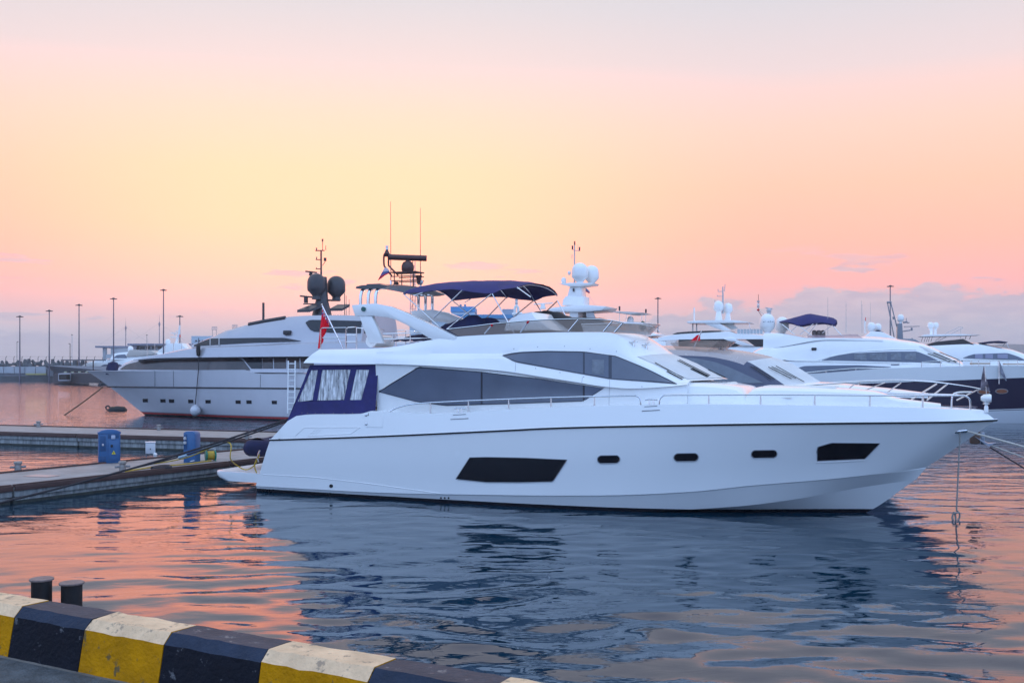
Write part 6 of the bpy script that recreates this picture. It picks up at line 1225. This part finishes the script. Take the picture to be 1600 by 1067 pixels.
# hoses and lines
def on(px, py, z=FZ+.03): return ground_at(px, py, z)
rope('hose', 'yellow hose lying along the edge of the pontoon', [on(196,736.5), on(212,733.5), on(228,731), on(246,728), on(262,727), on(278,726), on(300,723.5), on(318,721), on(330,719.5)], .026, YROPE)
rope('rope_pile', 'dark coiled rope heap on the pontoon edge', [on(238,731.5), on(250,729), on(262,728.5), on(266,731), on(252,732), on(242,732), on(256,729.5), on(264,729.5), on(248,731)], .07, DROPE)
sx0 = Y1.M @ Vector(Y1.at(452,654,2.3)); 
e1_, e2_ = ground_at(-60, 800, .1), on(190, 735.5)
mid = lambda a, b, t, sag: a+(b-a)*t-Vector((0,0,sag))
rope('mooring_rope', 'long black stern line from the white yacht over the pontoon to the lower left', [sx0, mid(sx0,e1_,.25,.10), mid(sx0,e1_,.5,.14), mid(sx0,e1_,.75,.10), e1_], .032, DROPE)
rope('mooring_rope', 'second black stern line from the white yacht to the bollard on the pontoon', [sx0+Vector((0,.05,-.06)), mid(sx0,e2_,.33,.12), mid(sx0,e2_,.66,.12), e2_], .028, DROPE)
ya = mid(sx0,e2_,.36,.14); rope('hose', 'yellow shore hose looping from the black stern line to the transom', [mid(sx0,e2_,.80,.1), mid(sx0,e2_,.6,.22), ya, ya+Vector((.15,-.2,-.5)), Y1.M @ Vector(Y1.at(372,728,2.2)), Y1.M @ Vector(Y1.at(385,733.5,2.3)), Y1.M @ Vector(Y1.at(398,726,2.45)), Y1.M @ Vector(Y1.at(405,710,2.6)), Y1.M @ Vector(Y1.at(398,726,2.62)), Y1.M @ Vector(Y1.at(401,739,2.6))], .02, YROPE)
qa = mid(sx0,e2_,.52,.16); qb = mid(sx0,e2_,.72,.14); rope('chafe_sleeve', 'pale blue chafe sleeve on the stern line above the pontoon', [qa*.35+qb*.65, qa*.6+qb*.4], .05, mat('sleeve_blue', (.32,.42,.50), .8))
sq = Y1.add('transom_handrail', stube([Y1.at(404,722,2.6), Y1.at(402,716,2.62), Y1.at(404,708,2.62), Y1.at(406,703,2.6)], .02, 6), STEEL)
# bow lines
ph = Y1.M @ hp; e = ground_at(1492, 800)
kb = place(1494.5, 797, ph.y-.1)
rope('mooring_rope', 'slack pale bow line hanging straight down from the bow fairlead to a knot', [ph, ph*.5+kb*.5, kb], .02, mat('rope_grey', (.26,.25,.24), .8, noise=.3, nscale=30))
rope('rope_knot', 'knotted loop at the end of the hanging bow line', [kb, kb+Vector((.05,.02,-.05)), kb+Vector((-.06,0,-.08)), kb+Vector((.06,-.02,-.06)), kb+Vector((.08,.02,-.2)), kb+Vector((-.02,0,-.3)), kb+Vector((-.10,.02,-.2)), kb+Vector((-.04,.02,-.05)), kb+Vector((0,.02,-.3)), kb+Vector((.03,0,-.55))], .024, mat('rope_grey', (.26,.25,.24), .8), 6)
rope('mooring_rope', 'taut pale bow line running from the fairlead out of the picture at right', [ph+Vector((.1,0,.02)), ph+Vector((3.2,-1.0,-.9)), ph+Vector((8,-2.5,-2.4))], .03, ROPE)
a3 = Y3.M @ Vector(Y3.at(1541,688,0)); 
for dx_, lab in ((0,'upper anchor line of the blue-grey yacht running right into the water'), (.12,'lower anchor line of the blue-grey yacht running right into the water')):
    rope('anchor_rope', lab, [a3+Vector((dx_,0,-.1-dx_)), a3+Vector((2.2,-.6,-1.0-dx_*4)), a3+Vector((5.5,-1.5,-2.6))], .025, ROPE if dx_ == 0 else DROPE)
